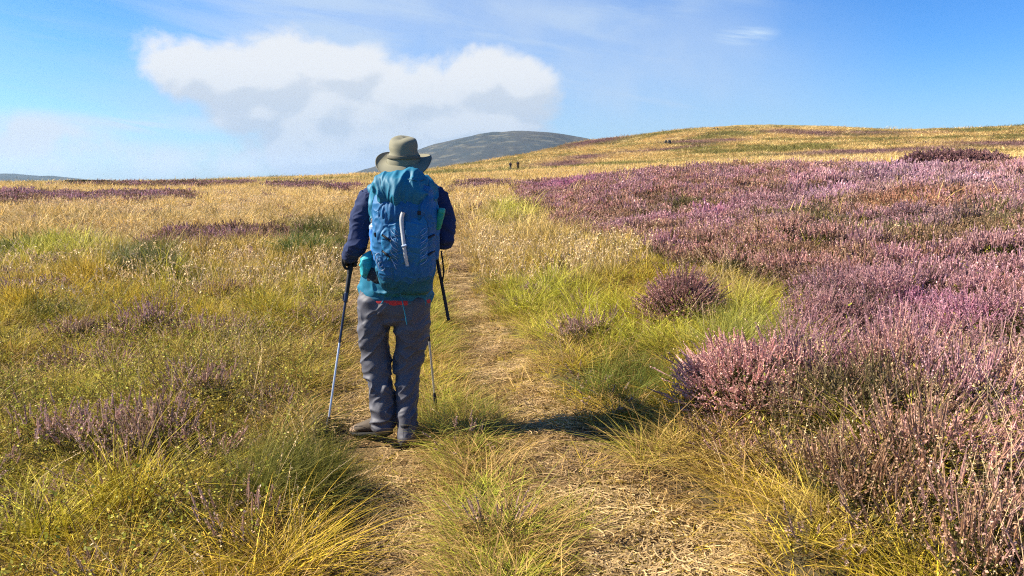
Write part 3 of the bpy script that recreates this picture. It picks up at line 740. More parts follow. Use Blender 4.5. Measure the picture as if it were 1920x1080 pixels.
def build_litter():
    pr = protos([('litter_a', p_litter(141, 50, .06, .0045, .12)), ('litter_b', p_litter(142, 44, .09, .004, .12)), ('short_turf', p_tuft(143, 40, .035, .003, .10, .5, .6, 2)), ('litter_m', p_litter(145, 50, .16, .007, .22))])
    x, y, d = ring_points(1.8, 40, 150, 5, 1.0, .6)
    pm = path_mask(x, y, .05); k = pm > .15
    c0 = rng.uniform(0, 1, len(x)); k &= ~((np.abs(x + .68) < .32) & (np.abs(y - 3.95) < .33) & ((c0 < .8) | (rng.uniform(0, 1, len(x)) < .5)))
    x, y, d, pm = x[k], y[k], d[k], pm[k]; n = len(x); c = rng.uniform(0, 1, n)
    g = fbm(x * 1.6, y * 1.6, 95, 3)
    idx = np.where(d > 12, 3, np.where(c < .40 + .5 * (g > .52) * (pm < .9), 2, rng.integers(0, 2, n)))
    A = mixc(col(n, (.34, .22, .09)), col(n, (.24, .22, .03)), (idx == 2) * .85); B = mixc(col(n, (.76, .55, .27)), col(n, (.46, .38, .07)), (idx == 2) * .85)
    br = sm(fbm(x * 2.3, y * 2.3, 97, 3), .50, .66) * .75; A = mixc(A, col(n, (.15, .085, .04)), br); B = mixc(B, col(n, (.34, .21, .10)), br)
    s = rng.uniform(.8, 1.3, n)
    scatter('trampled_straw', 'dry trampled straw and short turf lying in the two ruts of the path', 'straw', pr, np.stack([x, y, height(x, y) + .002], 1), idx, np.stack([rng.normal(0, .06, n), rng.normal(0, .06, n), rng.uniform(0, 6.28, n)], 1), np.stack([s, s, s], 1), A, B)
    print('litter', n)
build_grass(); build_stalks(); build_heather(); build_leafy(); build_litter()

# ------------------------------------------------------------------ people
from mathutils.bvhtree import BVHTree
def P(u, v, Y):                            # the point at depth Y (metres in front of the eye) that the photo shows at (u, v)
    d = ray(u, v); k = Y / d[1]; return np.array([d[0] * k, Y, EYE + d[2] * k])
def crom(pts, n):
    pts = np.asarray(pts, float); k = len(pts)
    if k == 2: t = np.linspace(0, 1, n)[:, None]; return pts[0] * (1 - t) + pts[1] * t
    ext = np.vstack([2 * pts[0] - pts[1], pts, 2 * pts[-1] - pts[-2]])
    out = []
    for s in np.linspace(0, k - 1 - 1e-9, n):
        i = int(s); f = s - i; p0, p1, p2, p3 = ext[i:i + 4]
        out.append(.5 * ((2 * p1) + (-p0 + p2) * f + (2 * p0 - 5 * p1 + 4 * p2 - p3) * f * f + (-p0 + 3 * p1 - 3 * p2 + p3) * f ** 3))
    return np.array(out)
def unit(v): v = np.asarray(v, float); return v / (np.linalg.norm(v) + 1e-12)
def loft(pts, rad, n=40, seg=28, side=(1, 0, 0), sq=2.0, cap=True):
    """closed tube through pts; rad = list of (half width along side, half width across); sq = superellipse power"""
    pts = crom(pts, n); rad = np.asarray(rad, float)
    if rad.ndim == 1: rad = np.stack([rad, rad], 1)
    rad = np.maximum(crom(rad, n), 1e-4)
    T = np.gradient(pts, axis=0); th = np.linspace(0, 2 * math.pi, seg, endpoint=False)
    c, s = np.cos(th), np.sin(th); cc = np.sign(c) * np.abs(c) ** (2 / sq); ss = np.sign(s) * np.abs(s) ** (2 / sq)
    rings = []
    def ring(p, t, r):
        t = unit(t); a = np.array(side, float); a = unit(a - t * a.dot(t)); b = np.cross(t, a)
        return p + np.outer(cc * r[0], a) + np.outer(ss * r[1], b)
    if cap:
        for q in (.25, .6, .9):
            k = math.sin(math.acos(1 - q)) ; m = min(rad[0])
            rings.append(ring(pts[0] - unit(T[0]) * m * .6 * (1 - q), T[0], rad[0] * k))
    for p, t, r in zip(pts, T, rad): rings.append(ring(p, t, r))
    if cap:
        for q in (.9, .6, .25):
            k = math.sin(math.acos(1 - q)); m = min(rad[-1])
            rings.append(ring(pts[-1] + unit(T[-1]) * m * .6 * (1 - q), T[-1], rad[-1] * k))
    nr = len(rings); V = np.vstack(rings)
    F = []
    for i in range(nr - 1):
        for j in range(seg): F.append((i * seg + j, i * seg + (j + 1) % seg, (i + 1) * seg + (j + 1) % seg, (i + 1) * seg + j))
    c0 = len(V); V = np.vstack([V, rings[0].mean(0), rings[-1].mean(0)])
    sizes = [4] * len(F); flat = [q for f in F for q in f]
    for j in range(seg):
        flat += [c0, (j + 1) % seg, j]; flat += [c0 + 1, (nr - 1) * seg + j, (nr - 1) * seg + (j + 1) % seg]; sizes += [3, 3]
    return V, flat, sizes
def ball(c, r, n=20):
    c = np.array(c, float); r = np.array(r, float) * np.ones(3)
    return loft([c - (0, 0, r[2] * .97), c, c + (0, 0, r[2] * .97)], [(r[0] * .2, r[1] * .2), (r[0], r[1]), (r[0] * .2, r[1] * .2)], n=3, seg=n) if False else _ball(c, r, n)
def _ball(c, r, n):
    th = np.linspace(0, math.pi, n // 2 + 2)[1:-1]; ph = np.linspace(0, 2 * math.pi, n, endpoint=False)
    V = [(0, 0, 1)] + [(math.sin(a) * math.cos(b), math.sin(a) * math.sin(b), math.cos(a)) for a in th for b in ph] + [(0, 0, -1)]
    V = np.array(V) * r + c; flat, sizes = [], []; m = len(th)
    for i in range(m - 1):
        for j in range(n):
            a = 1 + i * n + j; b = 1 + i * n + (j + 1) % n; flat += [a, a + n, b + n, b]; sizes.append(4)
    for j in range(n):
        flat += [0, 1 + j, 1 + (j + 1) % n]; sizes.append(3)
        flat += [1 + m * n, 1 + (m - 1) * n + (j + 1) % n, 1 + (m - 1) * n + j]; sizes.append(3)
    return V, flat, sizes
def merge(parts):
    Vs, fl, sz = [], [], []; k = 0
    for V, f, s in parts: Vs.append(V); fl += [q + k for q in f]; sz += list(s); k += len(V)
    return np.vstack(Vs), fl, sz
def fuse(parts, voxel=.005, smooth=4):
    """melt overlapping closed shapes into one continuous surface"""
    V, f, s = merge(parts); me = mesh_from('tmp', V, f, None, True, s)
    o = bpy.data.objects.new('tmp', me); C.objects.link(o)
    m = o.modifiers.new('r', 'REMESH'); m.mode = 'VOXEL'; m.voxel_size = voxel
    if smooth: q = o.modifiers.new('s', 'SMOOTH'); q.iterations = smooth; q.factor = .5
    dg = bpy.context.evaluated_depsgraph_get(); ev = o.evaluated_get(dg).to_mesh()
    V = np.empty(len(ev.vertices) * 3, np.float32); ev.vertices.foreach_get('co', V); V = V.reshape(-1, 3).astype(float)
    N = np.empty(len(ev.vertices) * 3, np.float32); ev.vertices.foreach_get('normal', N); N = N.reshape(-1, 3).astype(float)
    nl = np.empty(len(ev.loops), np.int32); ev.loops.foreach_get('vertex_index', nl)
    sz = np.empty(len(ev.polygons), np.int32); ev.polygons.foreach_get('loop_total', sz)
    o.evaluated_get(dg).to_mesh_clear(); bpy.data.objects.remove(o); bpy.data.meshes.remove(me)
    return V, nl, sz, N
def folds(V, N, amp, fx, fy, fz, seed=0, mask=None):
    """cloth creases: ridged noise pushed along the surface normal"""
    q = V * np.array([fx, fy, fz]); w = fbm3(V * 6, seed + 50, 2) - .5
    r = 2.2 * (1 - np.abs(2 * fbm3(q + w[:, None] * 2.2, seed, 2, .35) - 1)) ** 4 - .8
    r2 = fbm3(q * 2.3 + w[:, None] * 3, seed + 9, 2) - .5
    dlt = amp * (np.clip(r, -1, 1.2) * .85 + r2 * .35)
    if mask is not None: dlt = dlt * mask
    return V + N * dlt[:, None]
def cloth(name, base, rough=.8, weave=900.0, spec=.25, vary=.12, bump=.15):
    m, t, b = material(name)
    co = t.new('ShaderNodeTexCoord').outputs['Object']
    n1 = t.noise(co, 7, 4, .6); n2 = t.noise(co, weave, 2, .5)
    c = t.mix(n1, tuple(x * (1 - vary) for x in base), tuple(min(1, x * (1 + vary)) for x in base))
    t.l.new(c, b.inputs['Base Color']); b.inputs['Roughness'].default_value = rough; b.inputs['Specular IOR Level'].default_value = spec
    bp = t.new('ShaderNodeBump'); bp.inputs['Strength'].default_value = bump; bp.inputs['Distance'].default_value = .002
    t.l.new(t.math('ADD', n2, t.noise(co, 60, 3, .6)), bp.inputs['Height']); t.l.new(bp.outputs[0], b.inputs['Normal'])
    return m
def part(name, geo, mat, parent, smooth=True):
    V, f, s = geo[:3]
    return link(name, mesh_from(name, V, f, None, smooth, s), [mat], parent)
def ribbon(pts, nrm, w, th=.003, n=30):
    """flat webbing strap along pts"""
    pts = crom(pts, n); T = np.gradient(pts, axis=0); V = []
    w = np.interp(np.linspace(0, 1, n), np.linspace(0, 1, len(np.atleast_1d(w))), np.atleast_1d(w))
    for p, t, q in zip(pts, T, w):
        s = unit(np.cross(unit(t), nrm)); m = unit(np.cross(s, t))
        V += [p - s * q / 2 - m * th / 2, p + s * q / 2 - m * th / 2, p + s * q / 2 + m * th / 2, p - s * q / 2 + m * th / 2]
    flat, sz = [], []
    for i in range(n - 1):
        for j in range(4): flat += [i * 4 + j, i * 4 + (j + 1) % 4, i * 4 + 4 + (j + 1) % 4, i * 4 + 4 + j]; sz.append(4)
    flat += [0, 1, 2, 3, (n - 1) * 4 + 3, (n - 1) * 4 + 2, (n - 1) * 4 + 1, (n - 1) * 4]; sz += [4, 4]
    return np.array(V), flat, sz

M_skin = cloth('skin', (.50, .30, .21), .5, 400, .35, .08, .05)
M_glove = cloth('black_glove', (.018, .018, .022), .7)
M_navy = cloth('navy_fleece', (.018, .030, .085), .85, 500, .2, .15, .3)
M_teal = cloth('teal_cloth', (.006, .135, .225), .6, 700, .35)
M_teal2 = cloth('bright_teal_cloth', (.02, .30, .36), .55, 700, .35)
M_blue = cloth('blue_cloth', (.006, .105, .26), .6, 700, .35)
M_blue3 = cloth('blue_stretch_mesh', (.008, .135, .30), .55, 1200, .35, .2, .3)
M_blue2 = cloth('light_blue_mesh', (.04, .20, .60), .55, 700, .4)
M_dteal = cloth('dark_teal_cloth', (.008, .10, .17), .65, 700, .3)
M_trouser = cloth('slate_trousers', (.078, .078, .094), .62, 800, .4)
M_hat = cloth('olive_hat', (.205, .195, .135), .85, 700, .2)
M_band = cloth('hat_band', (.13, .12, .085), .85, 700, .2)
M_red = cloth('red_band', (.55, .04, .04), .7)
M_black = cloth('black_webbing', (.015, .017, .022), .6)
M_white = cloth('pale_webbing', (.48, .50, .51), .5, 600, .4, .06)
M_refl = cloth('reflective_print', (.24, .35, .52), .4, 600, .5, .05)
M_green = cloth('green_cloth', (.01, .26, .17), .5)
M_boot = cloth('brown_suede', (.10, .080, .062), .85, 300, .2, .35, .6)
M_boot2 = cloth('tan_leather', (.36, .25, .16), .75, 300, .2, .25, .4)
M_sole = cloth('black_rubber', (.02, .02, .02), .8)
M_hair = cloth('dark_hair', (.03, .022, .016), .6, 250, .3, .4, .8)
def metal(name, c, r=.3):
    m, t, b = material(name); co = t.new('ShaderNodeTexCoord').outputs['Object']
    t.l.new(t.mix(t.noise(co, 40, 4, .6), tuple(x * .85 for x in c), c), b.inputs['Base Color'])
    b.inputs['Metallic'].default_value = .8; b.inputs['Roughness'].default_value = r; return m
M_alu = metal('brushed_aluminium', (.62, .62, .64), .38); M_darkalu = metal('dark_anodised_metal', (.05, .06, .09), .35)

def fist(c, up, fwd, side, k=1.0, fat=0.0):
    """closed hand around a grip: c centre on the grip, up along it, fwd = where the forearm points, side = side the palm lies on"""
    up, fwd, side = unit(up), unit(fwd), unit(side); L = []
    def at(th, R_, h): a = R(th); return c + (side * math.cos(a) + fwd * math.sin(a)) * R_ * k + up * h * k
    wrist = at(-78, .085, .004) + side * .006
    L.append(loft([wrist, at(-45, .048, .0), at(0, .036, -.002), at(32, .036, -.003)], [(.022 + fat, .028 + fat), (.016 + fat, .040 + fat), (.013 + fat, .041 + fat), (.010 + fat, .038 + fat)], n=16, seg=20, side=side))
    for h, r, end, R_ in ((.030, .0092, 250, .0285), (.010, .0097, 262, .029), (-.010, .0092, 255, .0285), (-.029, .0078, 235, .0275)):
        th = [25, 62, 100, 150, 200, end]; RR = [.036, .037, .033, .031, .029, R_]
        L.append(loft([at(a, q, h + (.0 if i else .0)) for i, (a, q) in enumerate(zip(th, RR))], [r + fat, r * 1.05 + fat, r * .95 + fat, r + fat, r * .88 + fat, r * .72 + fat], n=22, seg=12, side=up))
    th = [(-62, .058, .012), (-92, .046, .030), (-128, .038, .042), (-165, .032, .044), (-196, .029, .040)]
    L.append(loft([at(*q) for q in th], [.015 + fat, .0125 + fat, .0115 + fat, .0108 + fat, .0085 + fat], n=18, seg=12, side=up))
    return L, wrist

def boot(heel, toe_dir, pitch=0.0, L=.29):
    """walking boot: upper, tan toe and rand, sole, laces. heel = ground point under the heel"""
    f = unit([toe_dir[0], toe_dir[1], 0]); s = np.array([f[1], -f[0], 0]); z = np.array([0, 0, 1.0])
    f2 = f * math.cos(pitch) - z * math.sin(pitch); z2 = z * math.cos(pitch) + f * math.sin(pitch)
    lift = math.sin(pitch) * L * .78
    def q(a, b, c): return heel + f2 * a * L + s * b + z2 * c + z * lift
    up = [loft([q(.02, 0, .055), q(.10, 0, .06), q(.35, 0, .062), q(.6, 0, .052), q(.8, 0, .042), q(.95, 0, .034)], [(.026, .030), (.037, .045), (.040, .045), (.047, .034), (.046, .026), (.028, .017)], n=30, seg=24, side=s),
          loft([q(.20, 0, .05), q(.19, 0, .08), q(.17, 0, .105), q(.16, 0, .12)], [(.040, .052), (.037, .050), (.039, .050), (.038, .050)], n=16, seg=24, side=s)]
    sole = [loft([q(0, 0, .015), q(.12, 0, .014), q(.35, 0, .014), q(.62, 0, .013), q(.85, 0, .014), q(.985, 0, .022)], [(.028, .014), (.038, .015), (.036, .013), (.048, .014), (.046, .013), (.026, .010)], n=30, seg=24, side=s, sq=4)]
    lugs = [loft([q(a, -.034, 0), q(a, .034, 0)], [(.008, .006), (.008, .006)], n=3, seg=8, side=f2, sq=4) for a in np.linspace(.06, .9, 9)]
    toe = [loft([q(.76, 0, .040), q(.86, 0, .036), q(.985, 0, .030)], [(.0475, .030), (.043, .027), (.026, .018)], n=12, seg=24, side=s)]
    heelc = [loft([q(-.012, 0, .042), q(.08, 0, .045), q(.16, 0, .042)], [(.026, .022), (.041, .026), (.044, .022)], n=12, seg=24, side=s)]
    lace = [loft([q(a, -.026, .098 - (a - .3) * .09), q(a + .03, 0, .108 - (a - .3) * .11), q(a, .026, .098 - (a - .3) * .09)], [.0028] * 3, n=8, seg=8, side=f2) for a in (.30, .38, .46, .54)]
    cuff = [loft([q(.162, 0, .112), q(.158, 0, .128)], [(.041, .052), (.040, .050)], n=5, seg=24, side=s)]
    foot = [loft([q(.1, 0, .05), q(.5, 0, .045), q(.88, 0, .035)], [(.028, .03), (.036, .026), (.022, .016)], n=10, seg=14, side=s), loft([q(.2, 0, .05), q(.18, 0, .17)], [(.03, .04), (.034, .04)], n=6, seg=14, side=s)]
    return up, sole + lugs, toe, heelc, lace, cuff, foot, q(.17, 0, .17)

def build_hiker():
    Yt = 4.24                                       # depth of the trunk
    root = bpy.data.objects.new('person', None); C.objects.link(root); root.location = (P(745, 850, 4.2)[0], 4.2, 0)
    tag(root, 'hiker in olive brimmed hat, navy sleeves and slate trousers walking away up the path', 'person')
    inv = np.array(root.location)
    def add(name, geo, mat, parent=root, smooth=True):
        V, f, s = geo[:3]; base = inv
        return link(name, mesh_from(name, np.asarray(V) - base, f, None, smooth, s), [mat], parent)
    gz = lambda p: float(height(np.array([p[0]]), np.array([p[1]]))[0])
    # boots
    pr = P(759, 853, 4.07); pr[2] = gz(pr) + .022
    upR = boot(pr, (.10, 1)); pl = P(733, 838, 4.16); pl[2] = gz(pl) + .024
    upL = boot(pl, (-.80, .42), R(9), .285)
    ankR, ankL = upR[7], upL[7]
    for B in (upL, upR):
        bt = add('boot', fuse(B[0], .004, 3), M_boot); bt['_b'] = 1; del bt['_b']
        add('sole', fuse(B[1], .004, 1), M_sole, bt); add('toe_cap', merge(B[2]), M_boot2, bt); add('heel_counter', merge(B[3]), M_boot2, bt)
        add('laces', merge(B[4]), M_black, bt); add('boot_cuff', merge(B[5]), M_black, bt)
    # legs in trousers
    hipL, hipR = P(707, 575, Yt), P(774, 575, Yt); kneeL = P(711, 688, 4.22); kneeR = P(767, 690, 4.24)
    hemL = P(722, 803, 4.17); hemR = P(764, 838, 4.15); m = .00302
    tl = [loft([P(704, 562, Yt), P(701, 615, Yt), P(703, 655, 4.23), P(707, 690, 4.22), P(715, 730, 4.20), P(719, 770, 4.18), P(719, 800, 4.16)],
               [(33 * m, .12), (29 * m, .112), (28 * m, .095), (25.5 * m, .084), (24 * m, .08), (23.5 * m, .077), (22 * m, .075)], n=50, seg=36),
          loft([P(775, 562, Yt), P(772, 615, Yt), P(768, 655, 4.24), P(764, 692, 4.23), P(763, 740, 4.19), P(762, 790, 4.15), P(762, 822, 4.12)],
               [(33 * m, .12), (33 * m, .112), (28.5 * m, .095), (25 * m, .085), (20.5 * m, .078), (18.5 * m, .078), (18 * m, .078)], n=50, seg=36),
          loft([P(740, 592, Yt), P(740, 580, Yt), P(740, 560, Yt), P(741, 545, Yt)], [(50 * m, .105), (68 * m, .125), (69 * m, .120), (66 * m, .105)], n=16, seg=40, sq=2.3)]
    V, f, s, N = fuse(tl, .0055, 6)
    hh = V[:, 2]; msk = np.clip(.35 + .9 * sm(hh, .95, .35), 0, 1.1) * (1 - .9 * sm(hh, .93, .97))
    ax = V[:, 0] * .8 + V[:, 2] * .6
    V = folds(V, N, .0085, 4.5, 5, 9, 3, msk)
    Q = folds(np.stack([V[:, 0] * .8 + V[:, 2] * .6, V[:, 1], V[:, 2] * .8 - V[:, 0] * .6], 1), N, .0052, 8, 8, 20, 9) - np.stack([V[:, 0] * .8 + V[:, 2] * .6, V[:, 1], V[:, 2] * .8 - V[:, 0] * .6], 1)
    V = V + Q * sm(V[:, 2], 1.0, .75)[:, None]
    tr = add('trousers', (V, f, s), M_trouser)
    # jacket: teal trunk with a gathered hem
    jk = [loft([P(741, 558, Yt), P(742, 540, Yt), P(745, 512, Yt), P(752, 470, Yt + .01), P(757, 420, Yt + .01), P(758, 375, Yt), P(759, 350, Yt), P(759, 336, Yt)],
               [(65 * m, .115), (68 * m, .13), (62 * m, .125), (54 * m, .115), (57 * m, .12), (60 * m, .115), (47 * m, .09), (22 * m, .06)], n=60, seg=44, sq=2.4),
          loft([P(702, 362, Yt), P(735, 348, Yt), P(785, 348, Yt), P(815, 364, Yt)], [.055, .062, .062, .055], n=16, seg=20, side=(0, 1, 0))]
    V, f, s, N = fuse(jk, .006, 4)
    V = folds(V, N, .009, 12, 8, 5, 13, .5 + sm(V[:, 2], 1.0, .8)); V = folds(V, N, .010, 7, 7, 16, 17, sm(V[:, 2], 1.02, .9))
    jo = add('jacket', (V, f, s), M_teal)
    add('hem', merge([loft([P(741, 560.5, Yt), P(741, 556, Yt)], [(66.5 * m, .119), (67.5 * m, .122)], n=4, seg=44, sq=2.4)]), M_dteal, jo)
    add('waistband', merge([loft([P(743, 562.4, Yt), P(743, 561, Yt)], [(66.2 * m, .1235), (66.2 * m, .1235)], n=4, seg=44, sq=2.3)]), M_red, tr)
    # arms and hands
    elL, elR = P(669, 460, 4.20), P(833, 452, 4.19)
    def on_ground(u, v):
        d_ = ray(u, v) / ray(u, v)[1]; Y = np.linspace(2, 8, 2400); hz_ = height(d_[0] * Y, Y); i = int(np.argmax(EYE + d_[2] * Y <= hz_)); return np.array([d_[0] * Y[i], Y[i], hz_[i]])
    gripL = P(659, 487, 4.40); tipL = on_ground(611, 826)
    gripR = P(786, 448, 4.52); tipR = on_ground(818, 772)
    upLv, upRv = unit(gripL - tipL), unit(gripR - tipR)
    fl = unit(gripL - elL); flp = unit(fl - upLv * fl.dot(upLv)); sideL = unit(np.cross(flp, upLv)); 
    if sideL[0] > 0: sideL = -sideL
    fr = unit(gripR - elR); frp = unit(fr - upRv * fr.dot(upRv)); sideR = unit(np.cross(frp, upRv))
    if sideR[0] < 0: sideR = -sideR
    fistL, wrL = fist(gripL, upLv, flp, sideL); fistR, wrR = fist(gripR, upRv, frp, sideR)
    gL, _ = fist(gripL, upLv, flp, sideL, fat=.0022); gR, _ = fist(gripR, upRv, frp, sideR, fat=.0022)
    shL, shR = P(698, 366, Yt), P(818, 366, Yt)
    for sh, el, wr, ou in ((shL, elL, wrL, (681, 405)), (shR, elR, wrR, (831, 405))):
        mid = P(ou[0], ou[1], Yt - .01)
        end = wr * .93 + el * .07
        sl = [loft([sh + (0.0, 0, .02), sh, mid, (mid + el) / 2 + (0, 0, 0), el], [.050, .064, .064, .060, .055], n=30, seg=28), loft([el + unit(el - end) * .005, el * .5 + end * .5, end], [.054, .050, .040], n=20, seg=24)]
        V, f, s, N = fuse(sl, .005, 5); V = folds(V, N, .006, 7, 7, 10, 23); V = folds(V, N, .003, 22, 22, 30, 29)
        so_ = add('sleeve', (V, f, s), M_navy, jo); so_['label'] = 'navy blue fleece sleeve'
        add('cuff', merge([loft([end - unit(end - el) * .012, end + unit(end - el) * .016], [.036, .034], n=5, seg=24)]), M_black, so_)
    for g_ in (gL, gR): add('glove', fuse(g_, .0028, 2), M_glove)
    # one continuous body
    neck = P(759, 338, Yt + .01); head = P(757, 306, Yt + .03)
    H = np.array(head)
    body = [loft([H + (0, .0, .112), H + (0, .005, .06), H + (0, .0, 0), H + (0, .012, -.06), H + (0, .03, -.105)], [(.03, .04), (.070, .090), (.076, .096), (.060, .075), (.03, .03)], n=24, seg=28),
            loft([neck + (0, -.01, -.06), neck, H + (0, -.005, -.05)], [(.060, .062), (.054, .056), (.055, .06)], n=12, seg=20),
            loft([H + (0, .085, .02), H + (0, .108, -.012), H + (0, .113, -.026), H + (0, .09, -.036)], [(.008, .008), (.011, .012), (.016, .012), (.012, .008)], n=10, seg=12),
            loft([H + (-.024, .086, -.060), H + (0, .094, -.060), H + (.024, .086, -.060)], [.005, .0085, .005], n=8, seg=10, side=(0, 0, 1)),
            loft([H + (-.045, .078, .024), H + (0, .094, .026), H + (.045, .078, .024)], [.008, .009, .008], n=8, seg=10, side=(0, 0, 1)),
            loft([P(741, 590, Yt), P(742, 545, Yt), P(748, 500, Yt), P(757, 420, Yt), P(758, 370, Yt), P(759, 345, Yt)], [(.16, .095), (.165, .10), (.14, .09), (.155, .10), (.16, .09), (.06, .05)], n=30, seg=30, sq=2.3),
            loft([shL, (shL + shR) / 2 + (0, 0, .02), shR], [.045, .055, .045], n=12, seg=18, side=(0, 1, 0)),
            loft([P(707, 580, Yt), P(703, 655, 4.23), P(707, 690, 4.22), P(716, 740, 4.20), ankL, ankL - (0, 0, .03)], [.075, .055, .052, .046, .036, .036], n=24, seg=20), loft([P(772, 580, Yt), P(768, 655, 4.24), P(764, 692, 4.23), P(763, 740, 4.19), ankR, ankR - (0, 0, .03)], [.075, .055, .050, .040, .034, .034], n=24, seg=20)]
    for sx in (-1, 1):
        body.append(_ball(H + (sx * .077, 0, -.01), (.011, .02, .032), 14)); body.append(_ball(H + (sx * .031, .078, .006), (.0135, .012, .0125), 14))
    body += upL[6] + upR[6]
    for sh, el, wr, fs in ((shL, elL, wrL, fistL), (shR, elR, wrR, fistR)):
        body += [loft([sh, el], [.045, .038], n=10, seg=16), loft([el, wr], [.038, .026], n=10, seg=16)] + fs
    bo = add('body', fuse(body, .0032, 2), M_skin)
    for sx in (-1, 1): add('eye', _ball(H + (sx * .031, .084, .006), (.0105, .0085, .009), 12), M_white, bo)
    hr = [loft([H + (0, -.01, .085), H + (0, -.018, .03), H + (0, -.03, -.045), H + (0, -.032, -.075)], [(.05, .06), (.080, .088), (.070, .062), (.045, .035)], n=16, seg=26)]
    V, f, s, N = fuse(hr, .004, 2); add('hair', (folds(V, N, .003, 60, 60, 12, 41), f, s), M_hair)
    # hat: crown, band, curled brim
    hc = P(757, 304, Yt + .01); tilt = R(15)
    ct, st_ = math.cos(tilt), math.sin(tilt)
    def hat(x, y, z): return hc + np.array([x + z * .02, y * ct - z * st_ * .35, z + y * st_])
    hat_o = bpy.data.objects.new('hat', None)
    prof = [(.0, .094, .108), (.02, .093, .107), (.05, .088, .102), (.09, .081, .094), (.118, .074, .086), (.130, .062, .072), (.134, .040, .048), (.131, .015, .02)]
    seg = 72; th = np.linspace(0, 2 * math.pi, seg, endpoint=False); V = []; fl_, sz = [], []
    prof = crom(np.array(prof), 34)
    for z, a, b in prof:
        for q in th:
            cr = 1 + .016 * math.sin(3 * q + z * 30) * (z / .13) + .010 * math.sin(7 * q + 40 * z)
            dent = -.010 * math.exp(-((z - .06) / .02) ** 2) * (.5 + .5 * math.sin(2 * q + 1)) * 1.0
            V.append(hat((a + dent) * cr * math.cos(q), (b + dent) * cr * math.sin(q), z - .004 * math.sin(2 * q) * (z > .1)))
    V.append(hat(0, 0, .129)); nr = len(prof)
    for i in range(nr - 1):
        for j in range(seg): fl_ += [i * seg + j, i * seg + (j + 1) % seg, (i + 1) * seg + (j + 1) % seg, (i + 1) * seg + j]; sz.append(4)
    for j in range(seg): fl_ += [(nr - 1) * seg + j, (nr - 1) * seg + (j + 1) % seg, nr * seg]; sz.append(3)
    crown = add('hat', (np.array(V), fl_, sz), M_hat)
    sd_ = crown.modifiers.new('thick', 'SOLIDIFY'); sd_.thickness = .002
    add('hat_band', merge([loft([hat(0, 0, .022), hat(0, 0, .040)], [(.0945, .1085), (.0915, .1055)], n=4, seg=60, cap=False)]), M_band, crown)
    V, fl_, sz = [], [], []; rr = np.linspace(0, 1, 16)
    for k in rr:
        for q in th:
            a = .092 + k * .070; b = .106 + k * .072; c_, s__ = math.cos(q), math.sin(q)
            curl = .021 * k ** 2.4 * abs(c_) ** 1.6 * (1.1 if c_ < 0 else .7)
            droop = -.046 * k * max(0, -s__) ** 1.2 - .006 * k + .006 * math.sin(3 * q + .6) * k
            up_ = .010 * k * max(0, s__)
            sh = 1 - .05 * k ** 3 * abs(c_) ** 3
            V.append(hat(a * c_ * sh, b * s__, .004 + curl + droop + up_))
    for i in range(15):
        for j in range(seg): fl_ += [i * seg + j, i * seg + (j + 1) % seg, (i + 1) * seg + (j + 1) % seg, (i + 1) * seg + j]; sz.append(4)
    br = add('brim', (np.array(V), fl_, sz), M_hat, crown); q = br.modifiers.new('thick', 'SOLIDIFY'); q.thickness = .004; q.offset = 0
    rim = [V[15 * seg + j] for j in range(seg)] + [V[15 * seg]]
    add('brim_edge', merge([loft(rim, [.0032] * len(rim), n=150, seg=8, side=(0, 0, 1), cap=False)]), M_band, crown)
    bpy.data.objects.remove(hat_o)

    # ---------------- trekking poles
    def pole(grip, tip, label, d_sec, basket=True):
        r0 = bpy.data.objects.new('trekking_pole', None); C.objects.link(r0); r0.location = tip
        tag(r0, label, 'trekking pole')
        u = unit(grip - tip); L = np.linalg.norm(grip - tip)
        def a(name, geo, mat, parent=r0): V, f, s = geo[:3]; return link(name, mesh_from(name, np.asarray(V) - tip, f, None, True, s), [mat], parent)
        def at(s): return tip + u * L * s
        top = grip + u * .065
        a('grip', merge([loft([grip - u * .085, grip - u * .055, grip, grip + u * .05, top], [.0145, .017, .0155, .017, .021], n=24, seg=18)]), M_black)
        a('grip_extension', merge([loft([grip - u * .22, grip - u * .086], [.0125, .0135], n=8, seg=16)]), M_black)
        a('upper_shaft', merge([loft([at(d_sec), grip - u * .2], [.0085, .0085], n=4, seg=16)]), M_darkalu)
        cl = a('clamp', merge([loft([at(d_sec) - u * .02, at(d_sec) + u * .03], [.0125, .0125], n=4, seg=16, sq=3)]), M_darkalu)
        s_ = unit(np.cross(u, (0, 1, 0))); a('clamp_lever', merge([loft([at(d_sec) + s_ * .014 - u * .012, at(d_sec) + s_ * .017 + u * .024], [(.006, .009), (.005, .008)], n=5, seg=10)]), M_black, cl)
        d2 = d_sec * .68
        a('middle_shaft', merge([loft([at(d2), at(d_sec) - u * .015], [.0078, .0078], n=4, seg=16)]), M_darkalu)
        a('lower_shaft', merge([loft([tip + u * .03, at(d2)], [.0068, .0070], n=4, seg=16)]), M_alu)
        a('tip_sleeve', merge([loft([tip + u * .035, tip + u * .06, tip + u * .10, tip + u * .125], [.010, .0115, .0105, .008], n=8, seg=14)]), M_black)
        a('tip', merge([loft([tip - u * .03, tip + u * .02, tip + u * .055], [.0035, .006, .009], n=8, seg=12)]), M_black)
        w = top - u * .01
        a('wrist_strap', ribbon([w, w + (-.03, -.05, .0), w + (-.045, -.075, -.05), w + (-.03, -.06, -.10), w + (-.004, -.02, -.09)], (0, 1, 0), .015, .002), M_black)
    pole(gripL, tipL, 'trekking pole held in the left hand, its whole length visible left of the hiker', .78)
    pole(gripR, tipR, 'trekking pole mostly hidden by the hiker, pale lower end showing right of the trousers', .62)

    # ---------------- backpack
    bp = bpy.data.objects.new('backpack', None); C.objects.link(bp); base = P(758, 520, 4.02); bp.location = base
    tag(bp, 'large blue and teal hiking backpack with reflective chevrons worn on the back of the hiker', 'backpack')
